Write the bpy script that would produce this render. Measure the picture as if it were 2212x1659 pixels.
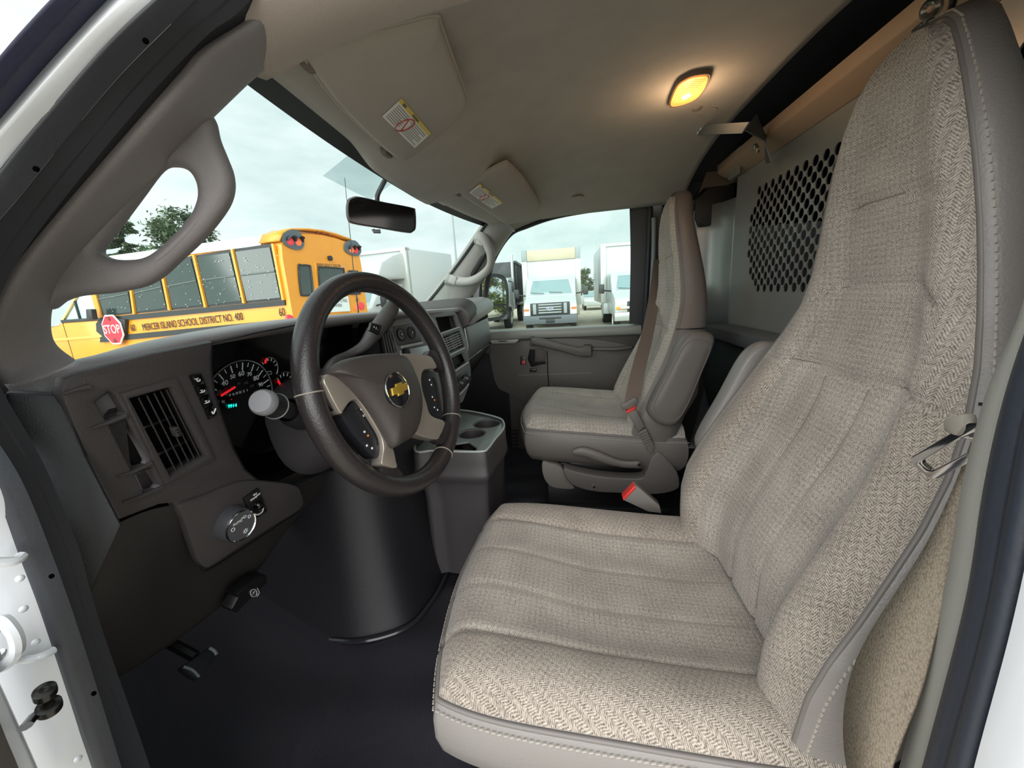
import bpy, bmesh, math, random
from mathutils import Vector as V, Matrix

for o in list(bpy.data.objects): bpy.data.objects.remove(o)
SC = bpy.context.scene
COL = SC.collection
random.seed(7)
PI = math.pi

# ------------------------------------------------------------------ camera
FPX = 850.0
CAM = V((-1.045, 0.0, 1.5))
_v = V((1225-1106, 630-829.5, FPX)); EX = _v.normalized()
EZ = -(_v.cross(V((1, -0.06, 0)))).normalized()
EY = EZ.cross(EX)
if EY.x > 0: EY = -EY
def ray(x, y):
    c = V((x-1106, y-829.5, FPX)); return V((c.dot(EX), c.dot(EY), c.dot(EZ)))
def px(x, y, X=None, Y=None, Z=None, P=None, N=None, off=0):
    """world point seen at a photo pixel, on a plane X=, Y=, Z= or (P,N)"""
    d = ray(x, y)
    if X is not None: t = (X-CAM.x)/d.x
    elif Y is not None: t = (Y-CAM.y)/d.y
    elif Z is not None: t = (Z-CAM.z)/d.z
    else: t = (P-CAM).dot(N)/d.dot(N)
    return CAM+d*t
def pj(p):
    d = V(p)-CAM; c = EX*d.x+EY*d.y+EZ*d.z
    return 1106+FPX*c.x/c.z, 829.5+FPX*c.y/c.z
cd = bpy.data.cameras.new('camera'); cam = bpy.data.objects.new('camera', cd); COL.objects.link(cam)
cd.sensor_width = 36; cd.lens = 36*FPX/2212; cd.clip_start = .02; cd.clip_end = 500
R = V((EX.x, EY.x, EZ.x)); D = V((EX.y, EY.y, EZ.y)); FW = V((EX.z, EY.z, EZ.z))
m = Matrix.Identity(4)
for i in range(3): m[i][0] = R[i]; m[i][1] = -D[i]; m[i][2] = -FW[i]; m[i][3] = CAM[i]
cam.matrix_world = m
SC.camera = cam
SC.view_settings.view_transform = 'Standard'; SC.view_settings.look = 'None'
SC.view_settings.gamma = 1; SC.view_settings.use_curve_mapping = False
SC.view_settings.exposure = 0.5

# ------------------------------------------------------------------ sky: bright overcast, soft clouds
W = bpy.data.worlds.new('sky'); SC.world = W; W.use_nodes = True
nt = W.node_tree; nt.nodes.clear(); nn = nt.nodes.new; lk = nt.links.new
tc = nn('ShaderNodeTexCoord'); mp = nn('ShaderNodeMapping'); mp.inputs['Scale'].default_value = (1, 1, 3.2)
n1 = nn('ShaderNodeTexNoise'); n1.inputs['Scale'].default_value = 3.1; n1.inputs['Detail'].default_value = 7; n1.inputs['Roughness'].default_value = .55
rp = nn('ShaderNodeValToRGB'); rp.color_ramp.elements[0].position = .36; rp.color_ramp.elements[1].position = .64
rp.color_ramp.elements[0].color = (.64, .76, .77, 1); rp.color_ramp.elements[1].color = (.92, 1.0, 1.0, 1)
bg = nn('ShaderNodeBackground'); bg.inputs[1].default_value = .86; wo = nn('ShaderNodeOutputWorld')
lk(tc.outputs['Generated'], mp.inputs[0]); lk(mp.outputs[0], n1.inputs[0]); lk(n1.outputs[0], rp.inputs[0]); lk(rp.outputs[0], bg.inputs[0]); lk(bg.outputs[0], wo.inputs[0])
# broad soft sun lamp added to brighten the cab through the open driver's door
sd = bpy.data.lights.new('sun', 'SUN'); sd.energy = 5.6; sd.angle = math.radians(100); sd.color = (1, .985, .97)
so = bpy.data.objects.new('sun', sd); COL.objects.link(so)
so.rotation_euler = V((.90, -.20, -.28)).to_track_quat('-Z', 'Y').to_euler()

# ------------------------------------------------------------------ materials
def lin(c):
    if isinstance(c, str): c = tuple(int(c[i:i+2], 16)/255 for i in (0, 2, 4))
    return tuple(((x+.055)/1.055)**2.4 if x > .04045 else x/12.92 for x in c)
MATS = {}
def mat(name, col, rough=.5, metal=0, bump=0, bscale=400, var=0, vscale=8, emit=0, spec=.5, coat=0, trans=0, alpha=1, detail=3, col2=None):
    if name in MATS: return MATS[name]
    M = bpy.data.materials.new(name); M.use_nodes = True; t = M.node_tree; b = t.nodes['Principled BSDF']
    c = lin(col)
    b.inputs['Base Color'].default_value = (*c, 1); b.inputs['Roughness'].default_value = rough
    b.inputs['Metallic'].default_value = metal; b.inputs['Specular IOR Level'].default_value = spec
    b.inputs['Coat Weight'].default_value = coat; b.inputs['Coat Roughness'].default_value = .08
    b.inputs['Transmission Weight'].default_value = trans; b.inputs['Alpha'].default_value = alpha
    if emit: b.inputs['Emission Color'].default_value = (*c, 1); b.inputs['Emission Strength'].default_value = emit
    tc = t.nodes.new('ShaderNodeTexCoord')
    if var:
        n = t.nodes.new('ShaderNodeTexNoise'); n.inputs['Scale'].default_value = vscale; n.inputs['Detail'].default_value = 5
        r = t.nodes.new('ShaderNodeValToRGB'); r.color_ramp.elements[0].position = .3; r.color_ramp.elements[1].position = .7
        c2 = lin(col2) if col2 else tuple(min(1, x*(1+var)) for x in c)
        r.color_ramp.elements[0].color = (*(x*(1-var) for x in c), 1); r.color_ramp.elements[1].color = (*c2, 1)
        t.links.new(tc.outputs['Object'], n.inputs[0]); t.links.new(n.outputs[0], r.inputs[0]); t.links.new(r.outputs[0], b.inputs['Base Color'])
    if bump:
        n = t.nodes.new('ShaderNodeTexNoise'); n.inputs['Scale'].default_value = bscale; n.inputs['Detail'].default_value = detail
        bp = t.nodes.new('ShaderNodeBump'); bp.inputs['Strength'].default_value = bump; bp.inputs['Distance'].default_value = .002
        t.links.new(tc.outputs['Object'], n.inputs[0]); t.links.new(n.outputs[0], bp.inputs['Height']); t.links.new(bp.outputs[0], b.inputs['Normal'])
    MATS[name] = M
    return M

def weave(name, c1, c2, scale=150, contrast=1.0, ang=0):
    """woven seat cloth: short herringbone dashes in UV metres, a dark and a light yarn"""
    M = bpy.data.materials.new(name); M.use_nodes = True; t = M.node_tree; b = t.nodes['Principled BSDF']; N = t.nodes.new; L = t.links.new
    def mth(op, a, bb=None):
        n = N('ShaderNodeMath'); n.operation = op
        for i, q in enumerate((a, bb)):
            if q is None: continue
            if isinstance(q, (int, float)): n.inputs[i].default_value = q
            else: L(q, n.inputs[i])
        return n.outputs[0]
    uv = N('ShaderNodeUVMap'); mp = N('ShaderNodeMapping'); mp.inputs['Scale'].default_value = (scale, scale, scale); mp.inputs['Rotation'].default_value = (0, 0, ang)
    L(uv.outputs[0], mp.inputs[0])
    nz = N('ShaderNodeTexNoise'); nz.inputs['Scale'].default_value = .35; nz.inputs['Detail'].default_value = 2; L(mp.outputs[0], nz.inputs[0])
    sx = N('ShaderNodeSeparateXYZ'); L(mp.outputs[0], sx.inputs[0])
    u = mth('ADD', sx.outputs[0], mth('MULTIPLY', nz.outputs[0], 1.3)); v = sx.outputs[1]
    zig = mth('MULTIPLY', mth('PINGPONG', u, 2.0), 1.15)          # herringbone legs
    s1 = mth('SINE', mth('MULTIPLY', mth('ADD', v, zig), 2*PI))
    s2 = mth('SINE', mth('MULTIPLY', u, 2*PI*1.5))
    n2 = N('ShaderNodeTexNoise'); n2.inputs['Scale'].default_value = 1.1; n2.inputs['Detail'].default_value = 1; L(mp.outputs[0], n2.inputs[0])
    hgt = mth('ADD', mth('MULTIPLY', s1, .42), mth('ADD', mth('MULTIPLY', s2, .12), mth('MULTIPLY', mth('SUBTRACT', n2.outputs[0], .5), 1.6)))
    n3 = N('ShaderNodeTexNoise'); n3.inputs['Scale'].default_value = .045; n3.inputs['Detail'].default_value = 3; L(mp.outputs[0], n3.inputs[0])
    s3 = mth('MULTIPLY', mth('SINE', mth('MULTIPLY', mth('ADD', u, v), 2*PI/5)), mth('SINE', mth('MULTIPLY', mth('SUBTRACT', u, v), 2*PI/5)))
    hgt2 = mth('ADD', hgt, mth('MULTIPLY', s3, .16))
    f = mth('ADD', mth('MULTIPLY', hgt2, .62*contrast), mth('ADD', .5, mth('MULTIPLY', mth('SUBTRACT', n3.outputs[0], .5), .5)))
    mx = N('ShaderNodeMix'); mx.data_type = 'RGBA'; mx.clamp_factor = True
    L(f, mx.inputs['Factor']); mx.inputs['A'].default_value = (*lin(c1), 1); mx.inputs['B'].default_value = (*lin(c2), 1)
    L(mx.outputs['Result'], b.inputs['Base Color'])
    bp = N('ShaderNodeBump'); bp.inputs['Strength'].default_value = .35; bp.inputs['Distance'].default_value = .0015; L(hgt, bp.inputs['Height']); L(bp.outputs[0], b.inputs['Normal'])
    b.inputs['Roughness'].default_value = .95; b.inputs['Specular IOR Level'].default_value = .15; b.inputs['Sheen Weight'].default_value = .15
    MATS[name] = M
    return M

FAB = weave('seat_cloth', '5e5852', 'c0b7ad', 290)
FAB2 = weave('seat_cloth_bolster', '585049', 'b9aea3', 310, 1.1, .5)
FABP = weave('seat_cloth_passenger', '6c665f', 'c4bdb3', 230)
VIN = mat('grey_vinyl', '7b7774', .42, bump=.25, bscale=350)
VIN2 = mat('grey_seat_plastic', '67625e', .5, bump=.15, bscale=500)
STI = mat('pale_thread', 'a69f97', .8)
PIP = mat('grey_piping', '6b6663', .5)
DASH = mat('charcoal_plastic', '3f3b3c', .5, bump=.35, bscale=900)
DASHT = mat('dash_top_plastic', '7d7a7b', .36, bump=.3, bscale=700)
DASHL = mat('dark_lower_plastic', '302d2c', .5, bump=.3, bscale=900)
BLK = mat('black_plastic', '151517', .4)
BLKG = mat('black_gloss', '0a0a0c', .15)
RUB = mat('black_rubber', '1d1e24', .55, bump=.15, bscale=300)
RUBB = mat('blue_black_rubber', '30324a', .5, bump=.15, bscale=300)
WHT = mat('white_paint', 'cfd1d6', .25, coat=.6, var=.03, vscale=5)
HEAD = mat('headliner_cloth', 'b2aea7', .95, bump=.5, bscale=1500, var=.05, vscale=14, spec=.1)
TRIM = mat('pillar_trim', '7d7879', .55, bump=.3, bscale=800)
TRIMP = mat('passenger_pillar_trim', '8d8d88', .5, bump=.2, bscale=800)
VISM = mat('visor_cloth', 'aaa49c', .9, bump=.4, bscale=1200, var=.04, spec=.15)
FLR = mat('black_floor_mat', '2e2d33', .34, bump=.9, bscale=35, detail=6)
ENG = mat('engine_cover_plastic', '1f1e22', .42, bump=.25, bscale=700)
GALV = mat('galvanised_steel', 'b4b8b6', .38, metal=.55, var=.06, vscale=5)
GALVD = mat('grey_painted_steel', '6e7375', .45, metal=.2, var=.06, vscale=4)
DARK = mat('dark_fabric', '22252b', .8)
BOLT = mat('zinc_bolt', 'c9c9c4', .3, metal=1)
CHR = mat('chrome', 'e4e6e8', .12, metal=1)
LEA = mat('wheel_leather', '2a2627', .27, bump=.25, bscale=500)
SIL = mat('satin_nickel', 'a79e93', .3, metal=.6)
RED = mat('red_plastic', 'd2342c', .4)
TXT = mat('white_print', 'e8e8e8', .6)
GLS = None

def glassmat(name, col, alpha, rough=.02):
    M = bpy.data.materials.new(name); M.use_nodes = True; t = M.node_tree; t.nodes.clear()
    o = t.nodes.new('ShaderNodeOutputMaterial'); a = t.nodes.new('ShaderNodeBsdfTransparent'); g = t.nodes.new('ShaderNodeBsdfGlossy'); mx = t.nodes.new('ShaderNodeMixShader')
    a.inputs[0].default_value = (*lin(col), 1); g.inputs['Roughness'].default_value = rough; g.inputs[0].default_value = (1, 1, 1, 1)
    mx.inputs[0].default_value = alpha; t.links.new(a.outputs[0], mx.inputs[1]); t.links.new(g.outputs[0], mx.inputs[2]); t.links.new(mx.outputs[0], o.inputs[0])
    MATS[name] = M; return M
GLS = glassmat('clear_glass', 'f2faf7', .03)
GLST = glassmat('tinted_strip', 'd3dddd', .05)

# ------------------------------------------------------------------ geometry helpers
def cr(pts, n, closed=False):
    """Catmull-Rom resample"""
    P = [V(p) for p in pts]; k = len(P); out = []
    segs = k if closed else k-1
    for j in range(n+(0 if closed else 1)):
        t = j/n*segs; i = min(int(t), segs-1); t -= i
        if closed: a, b, c, d = P[(i-1) % k], P[i % k], P[(i+1) % k], P[(i+2) % k]
        else: a, b, c, d = P[max(i-1, 0)], P[i], P[i+1], P[min(i+2, k-1)]
        out.append(.5*((2*b)+(c-a)*t+(2*a-5*b+4*c-d)*t*t+(3*b-a-3*c+d)*t**3))
    return out
def lerp(a, b, t): return a+(b-a)*t
def ss(t): t = max(0, min(1, t)); return t*t*(3-2*t)
def interp(tab, x):
    if x <= tab[0][0]: return tab[0][1]
    for (a, b), (c, d) in zip(tab, tab[1:]):
        if x <= c: return b+(d-b)*(x-a)/(c-a)
    return tab[-1][1]

class G:
    def __init__(s): s.v = []; s.f = []; s.uv = {}
    def add(s, vs, fs):
        o = len(s.v); s.v += [tuple(p) for p in vs]; s.f += [tuple(i+o for i in f) for f in fs]; return s
    def box(s, c, sz, M=None):
        c = V(c); h = V(sz)/2; vs = []
        for x in (-1, 1):
            for y in (-1, 1):
                for z in (-1, 1):
                    p = V((x*h.x, y*h.y, z*h.z)); vs.append(c+(M@p if M else p))
        return s.add(vs, [(0, 1, 3, 2), (4, 6, 7, 5), (0, 4, 5, 1), (2, 3, 7, 6), (0, 2, 6, 4), (1, 5, 7, 3)])
    def grid(s, rows, cu=False, cv=False, caps=False, flip=False):
        n = len(rows); k = len(rows[0]); vs = [p for r in rows for p in r]; fs = []
        for i in range(n if cv else n-1):
            for j in range(k if cu else k-1):
                a, b = i*k+j, i*k+(j+1) % k; c, d = ((i+1) % n)*k+(j+1) % k, ((i+1) % n)*k+j
                fs.append((a, d, c, b) if flip else (a, b, c, d))
        if caps:
            fs.append(tuple(range(k))[::1 if flip else -1]); fs.append(tuple((n-1)*k+j for j in range(k))[::-1 if flip else 1])
        return s.add(vs, fs)
    def prism(s, pts, off):
        k = len(pts); off = V(off); P = [V(p) for p in pts]
        return s.add(P+[p+off for p in P], [tuple(range(k))[::-1], tuple(range(k, 2*k))]+[(i, (i+1) % k, k+(i+1) % k, k+i) for i in range(k)])
    def tube(s, pts, r, n=10, cap=True, flat=1.0, up=None, closed=False):
        P = [V(p) for p in pts]; k = len(P); rows = []; nrm = None
        for i in range(k):
            if closed: t = (P[(i+1) % k]-P[i-1]).normalized()
            else: t = (P[min(i+1, k-1)]-P[max(i-1, 0)]).normalized()
            if up is not None: nrm = (V(up)-t*V(up).dot(t)).normalized()
            elif nrm is None: a = V((0, 0, 1)) if abs(t.z) < .9 else V((1, 0, 0)); nrm = (a-t*a.dot(t)).normalized()
            else: nrm = (nrm-t*nrm.dot(t)).normalized()
            bn = t.cross(nrm); rr = r[i] if isinstance(r, (list, tuple)) else r
            rows.append([P[i]+nrm*(math.cos(2*PI*j/n)*rr*flat)+bn*(math.sin(2*PI*j/n)*rr) for j in range(n)])
        return s.grid(rows, cu=True, cv=closed, caps=cap and not closed, flip=True)
    def lathe(s, prof, o, ax, n=24, caps=False):
        o = V(o); ax = V(ax).normalized(); a = V((0, 0, 1)) if abs(ax.z) < .9 else V((1, 0, 0)); u = (a-ax*a.dot(ax)).normalized(); w = ax.cross(u)
        return s.grid([[o+ax*h+(u*math.cos(2*PI*j/n)+w*math.sin(2*PI*j/n))*r for j in range(n)] for r, h in prof], cu=True, caps=caps, flip=True)
    def cyl(s, a, b, r, n=16, r2=None):
        a, b = V(a), V(b); return s.lathe([(r, 0), (r if r2 is None else r2, (b-a).length)], a, b-a, n, True)

def obj(name, g, m, par=None, bevel=0, seg=2, sub=0, smooth=42, solid=0, uv=None, fixn=True, mats=None):
    me = bpy.data.meshes.new(name); me.from_pydata(g.v, [], g.f)
    bm = bmesh.new(); bm.from_mesh(me)
    bmesh.ops.remove_doubles(bm, verts=bm.verts, dist=1e-5)
    if fixn: bmesh.ops.recalc_face_normals(bm, faces=bm.faces)
    if bevel:
        es = [e for e in bm.edges if len(e.link_faces) == 2 and e.calc_face_angle(0) > .6]
        bmesh.ops.bevel(bm, geom=es, offset=bevel, segments=seg, profile=.5, affect='EDGES', clamp_overlap=True)
    bm.to_mesh(me); bm.free()
    for p in me.polygons: p.use_smooth = smooth > 0
    if smooth: me.set_sharp_from_angle(angle=math.radians(smooth))
    me.materials.append(m)
    o = bpy.data.objects.new(name, me); COL.objects.link(o)
    if solid:
        q = o.modifiers.new('solid', 'SOLIDIFY'); q.thickness = solid; q.offset = 0
    if sub:
        q = o.modifiers.new('sub', 'SUBSURF'); q.levels = sub; q.render_levels = sub
    if uv:
        ul = me.uv_layers.new(name='UVMap')
        for l in me.loops: ul.data[l.index].uv = uv(me.vertices[l.vertex_index].co)
    if par: setpar(o, par)
    return o
def setpar(o, p):
    o.parent = p; o.matrix_parent_inverse = p.matrix_world.inverted() if p.matrix_world != Matrix.Identity(4) else Matrix.Identity(4)
def empty(name, loc=(0, 0, 0)):
    o = bpy.data.objects.new(name, None); COL.objects.link(o); o.location = loc; o.empty_display_size = .05
    o.matrix_world = Matrix.Translation(V(loc)); return o
def tag(o, label, cat, group=None, kind=None):
    o['label'] = label; o['category'] = cat
    if group: o['group'] = group
    if kind: o['kind'] = kind
    return o
def thing(name, loc, label, cat, group=None): return tag(empty(name, loc), label, cat, group)
def struct(o, label, cat): o['kind'] = 'structure'; o['label'] = label; o['category'] = cat; return o

def plate(outer, holes, th, M, bevel=0, res=1):
    """flat plate with holes from 2-D outlines; M maps (u,v,w) to the world"""
    c = bpy.data.curves.new('c', 'CURVE'); c.dimensions = '2D'; c.fill_mode = 'BOTH'; c.extrude = th/2; c.bevel_depth = bevel; c.bevel_resolution = res; c.offset = -bevel
    for ol in [outer]+list(holes):
        sp = c.splines.new('POLY'); sp.points.add(len(ol)-1)
        for p, q in zip(sp.points, ol): p.co = (q[0], q[1], 0, 1)
        sp.use_cyclic_u = True
    o = bpy.data.objects.new('c', c); me = bpy.data.meshes.new_from_object(o)
    g = G(); g.v = [tuple(M@v.co) for v in me.vertices]; g.f = [tuple(p.vertices) for p in me.polygons]
    bpy.data.objects.remove(o); bpy.data.curves.remove(c); bpy.data.meshes.remove(me)
    return g
def textg(s, size, M, th=.0006, align='CENTER', sx=1.0, shear=0):
    c = bpy.data.curves.new('t', 'FONT'); c.body = s; c.size = size; c.extrude = th; c.align_x = align; c.align_y = 'CENTER'; c.resolution_u = 3; c.shear = shear
    o = bpy.data.objects.new('t', c); me = bpy.data.meshes.new_from_object(o)
    g = G(); g.v = [tuple(M@V((v.co.x*sx, v.co.y, v.co.z))) for v in me.vertices]; g.f = [tuple(p.vertices) for p in me.polygons]
    bpy.data.objects.remove(o); bpy.data.curves.remove(c); bpy.data.meshes.remove(me)
    return g
def frame(o, u, v=None, n=None):
    """4x4 with columns u, v, n at o (u,v re-orthogonalised)"""
    u = V(u).normalized()
    if n is None: n = u.cross(V(v)).normalized()
    else: n = V(n).normalized(); u = (u-n*u.dot(n)).normalized()
    v = n.cross(u); M = Matrix.Identity(4)
    for i in range(3): M[i][0] = u[i]; M[i][1] = v[i]; M[i][2] = n[i]; M[i][3] = o[i]
    return M
def merge(*gs):
    g = G()
    for q in gs: g.add(q.v, q.f)
    return g
def rrect(w, h, r, n=5, cx=0, cy=0):
    out = []
    for sx, sy, a0 in ((1, 1, 0), (-1, 1, 90), (-1, -1, 180), (1, -1, 270)):
        for i in range(n+1):
            a = math.radians(a0+90*i/n); out.append((cx+sx*(w/2-r)+r*math.cos(a), cy+sy*(h/2-r)+r*math.sin(a)))
    return out
def copytree(o, par=None):
    c = o.copy(); COL.objects.link(c)
    if par: c.parent = par
    for ch in list(o.children): copytree(ch, c)
    return c
# ================================================================== THE SETTING: the van's cabin shell
def tri(*a): return px(a[0], a[1], X=a[2])
def curve(L, n=40): return cr([tri(*a) for a in L], n)

# --- floor: black vinyl mat over the cabin, cargo floor behind
def fz(x, y):
    z = .73
    if y > .5: z += (y-.5)**1.5*.9
    return z+.004*math.sin(x*17+y*9)*math.sin(y*13)+.003*math.sin(x*41+y*7)
g = G(); g.grid([[V((lerp(-.80, .84, i/60), lerp(-.62, .95, j/60), fz(lerp(-.80, .84, i/60), lerp(-.62, .95, j/60)))) for i in range(61)] for j in range(61)])
fl = struct(obj('floor', g, FLR), 'black vinyl floor mat covering the van cab floor', 'floor')
# --- firewall / footwell front
g = G(); g.grid([[V((x, y, z)) for x in (-.80, -.3, .3, .84)] for y, z in ((.93, .7), (.98, 1.0), (.98, 1.42))])
struct(obj('wall_front', g, DARK), 'dark firewall under the dashboard', 'wall')

# --- headliner
def zceil(s, y):
    zc = interp([(-.47, 1.935), (-.2, 1.932), (0, 1.918), (.1, 1.90), (.18, 1.868), (.26, 1.83), (.34, 1.80), (.45, 1.785)], y)
    ze = interp([(-.47, 1.80), (.0, 1.79), (.25, 1.765), (.36, 1.745)], y)+(.02*(s > 0))
    z = ze+(zc-ze)*(1-abs(s)**3.2)
    # the pressed step between the two visors
    z -= .022*ss((y-.17)/.05)*ss((s+.55)/.18)*ss((.22-s)/.1)
    return z
def hdrY(x): return .312+.085*(1-(abs(x)/.64)**2)
rows = []
for j in range(49):
    t = j/48; r = []
    for i in range(61):
        s = i/30-1
        x = lerp(-.62, .72, i/60); yf = hdrY(x)
        if i > 40: x = lerp(x, lerp(-.62, .66, i/60), ss((t-.6)/.4))
        y = lerp(-.46, yf, t); r.append(V((x, y, zceil(s, y))))
    rows.append(r)
g = G(); g.grid(rows)
ce = struct(obj('ceiling', g, HEAD, solid=.006, smooth=60), 'grey beige cloth headliner over the cab', 'ceiling')
# roll of headliner along the driver's door rail
rail = [V((-.62, hdrY(-.62)-.02, 1.745)), V((-.62, .2, 1.768)), V((-.62, .05, 1.785)), V((-.62, -.2, 1.795)), V((-.62, -.46, 1.80))]
A = cr(rail, 24); g = G()
g.grid([[p+V((0, 0, 0)) for p in A], [p+V((-.004, 0, -.016)) for p in A], [p+V((-.03, 0, -.022)) for p in A], [p+V((-.075, -.012, -.016)) for p in A], [p+V((-.10, -.02, .02)) for p in A]])
obj('rail_trim', g, mat('rail_trim_cloth', 'a89e97', .9, bump=.4, bscale=1200), ce, solid=.005, smooth=60)
# coat-hook plugs pressed into the headliner
for x, y in ((.16, -.37), (.62, -.05), (-.4, -.3)):
    s = (x+.62)/.67-1; z = zceil(s, y)
    obj('plug', G().lathe([(0, -.006), (.02, -.006), (.024, 0), (.024, .003)], (x, y, z-.001), (0, 0, -1), 18), mat('plug_cloth', '7d766d', .8), ce)
# screw pin beside the dome lamp
obj('plug', G().lathe([(.012, 0), (.011, .003), (.006, .005), (0, .006)], (.13, -.335, zceil(.1, -.335)-.003), (0, 0, -1), 14), mat('plug_cloth', '7d766d', .8), ce)

# --- bare roof behind the headliner and cargo box beyond the partition (dark, closed)
g = G(); g.grid([[V((x, y, z)) for x, z in ((-.80, 1.72), (-.74, 1.9), (-.5, 1.99), (0, 2.02), (.5, 1.99), (.76, 1.9), (.82, 1.72))] for y in (-.40, -.66, -3.4)])
obj('roof_skin', g, mat('bare_roof', '33373d', .6), ce, solid=.01)
g = G(); g.box((0, -1.9, .70), (1.7, 2.6, .04)); obj('cargo_floor', g, DARK, fl)
g = G(); g.box((0, -3.35, 1.35), (1.75, .05, 1.4)); struct(obj('wall_cargo', g, DARK), 'dark cargo wall behind the partition', 'wall')
g = G(); g.box((.885, -1.83, 1.32), (.04, 3.05, 1.40)); struct(obj('wall_right', g, GALVD), 'grey body side behind the passenger door', 'wall')
g = G(); g.box((-.90, -1.95, 1.32), (.04, 2.8, 1.35)); struct(obj('wall_left', g, WHT), 'white body side behind the driver door', 'wall')

# --- partition: perforated steel bulkhead
PY = -.62
pt = struct(empty('wall_back', (0, PY, .73)), 'light grey steel bulkhead with perforated window behind the seats', 'wall')
# (x,z) field: plates with a hole field made of cells
def ppx(x, y): return px(x, y, Y=PY)
cells = []
HX, HZ = .0425, .0375
x0, x1, z0, z1 = -.47, .47, 1.475, 1.80
# outline in X-Z
XA, XB, ZA, ZB = -.78, .60, 1.335, 1.865
out = [(XA, ZA), (XB, ZA), (XB, ZB), (XA, ZB)]
holes = []
row = 0; z = z0
while z <= z1+1e-6:
    # rounded ends: the field is narrower near its top and bottom edge
    e = min(z-z0, z1-z); inset = max(0, .1-e)*.55
    x = x0+(HX/2 if row % 2 else 0)
    while x <= x1+1e-6:
        if x0+inset <= x <= x1-inset: holes.append([(x+.0135*math.cos(a*PI/7), z+.0135*math.sin(a*PI/7)) for a in range(14)])
        x += HX
    row += 1; z += HZ/2*1.02
Mp = frame((0, PY, 0), (1, 0, 0), (0, 0, 1))
g = plate(out, holes, .003, Mp)
obj('perforated_panel', g, GALV, pt, smooth=0)
# curved end of the bulkhead towards the passenger side
g = G(); prof = cr([V((.60, PY, 0)), V((.66, PY+.012, 0)), V((.71, PY+.045, 0)), V((.735, PY+.10, 0))], 12)
g.grid([[p+V((0, 0, z)) for p in prof] for z in (1.335, 1.5, 1.7, 1.80)])
obj('end_panel', g, GALV, pt, solid=.003)
g = G(); g.box((.765, PY+.10, 1.56), (.06, .003, .46)); g.box((.737, PY+.096, 1.56), (.012, .006, .46)); obj('end_flange', g, mat('pale_steel', 'c4c6cc', .45, metal=.3), pt)
for z in (1.42, 1.5, 1.70):
    obj('bolt', G().lathe([(.009, 0), (.009, .006), (.006, .009), (0, .009)], (.742, PY+.105, z), (0, 1, 0), 6), BOLT, pt)
# top flange, dome lamp's warm glow put into its tan colour, with an upstand tab
g = G(); g.prism([(XA, PY, 1.865), (XA, PY+.05, 1.895), (XA, PY+.055, 1.925), (XA, PY, 1.885)], (XB+.06-XA, 0, 0)); obj('top_flange', g, mat('lamp_tinted_steel', 'b39a82', .6), pt, bevel=.003)
g = G(); g.box((.56, PY+.03, 1.90), (.09, .003, .085)); obj('tab', g, GALV, pt)
# lower rail and dark lower panel, sloping forward to the floor
g = G(); g.prism([(-.78, PY+.005, 1.345), (-.78, PY+.075, 1.335), (-.78, PY+.075, 1.295), (-.78, PY+.005, 1.285)], (1.54, 0, 0)); obj('lower_rail', g, GALVD, pt, bevel=.003)
g = G(); g.grid([[V((x, y, z)) for x in (-.78, -.3, .3, .78)] for y, z in ((PY+.02, 1.30), (PY+.03, 1.1), (PY-.02, .9), (PY-.02, .72))]); obj('lower_panel', g, mat('charcoal_steel', '4a4e50', .5, var=.1, vscale=3), pt, solid=.004)
for x in (.55, .05, -.35):
    obj('bolt', G().lathe([(.008, 0), (.008, .006), (.004, .01), (0, .012)], (x, PY+.076, 1.297), (0, .6, -.8), 6), BOLT, pt)
# roof bracket of the bulkhead with its bolts
br = tag(empty('bulkhead_bracket', (.35, -.46, 1.9)), 'grey steel strap bolted from headliner to bulkhead corner', 'bracket')
pa, pb, pc, pd = px(1434, 296, Z=1.90), px(1560, 270, Z=1.915), px(1622, 268, Z=1.92), px(1652, 300, Y=-.56)
def strap(pts, w, up, th=.004):
    g = G(); rows = []
    for i, p in enumerate(pts):
        t = (pts[min(i+1, len(pts)-1)]-pts[max(i-1, 0)]).normalized(); s = t.cross(V(up)).normalized(); n = s.cross(t)
        rows.append([p-s*w/2-n*th/2, p+s*w/2-n*th/2, p+s*w/2+n*th/2, p-s*w/2+n*th/2])
    g.grid(rows, cu=True, caps=True); return g
g = G(); g.prism([px(x, y, Y=-.395) for x, y in ((1434, 298), (1452, 276), (1540, 268), (1622, 263), (1606, 288), (1540, 290))], (0, .004, .0)); obj('strap', g, GALVD, br, bevel=.001)
obj('hook', strap([pc+V((0, 0, .004)), pd, pd+V((.01, -.02, -.06))], .05, (0, .8, .6)), GALVD, br)
for q in ((1510, 283), (1516, 275)): p = px(*q, Y=-.39); obj('bolt', G().lathe([(.007, 0), (.007, .006), (0, .008)], p, (-.3, .9, -.3), 6), BOLT, br)
for q in ((1635, 316), (1640, 322)): p = px(*q, Y=-.545); obj('bolt', G().lathe([(.008, 0), (.008, .008), (0, .01)], p, (0, 1, -.2), 6), BOLT, br)

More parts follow.
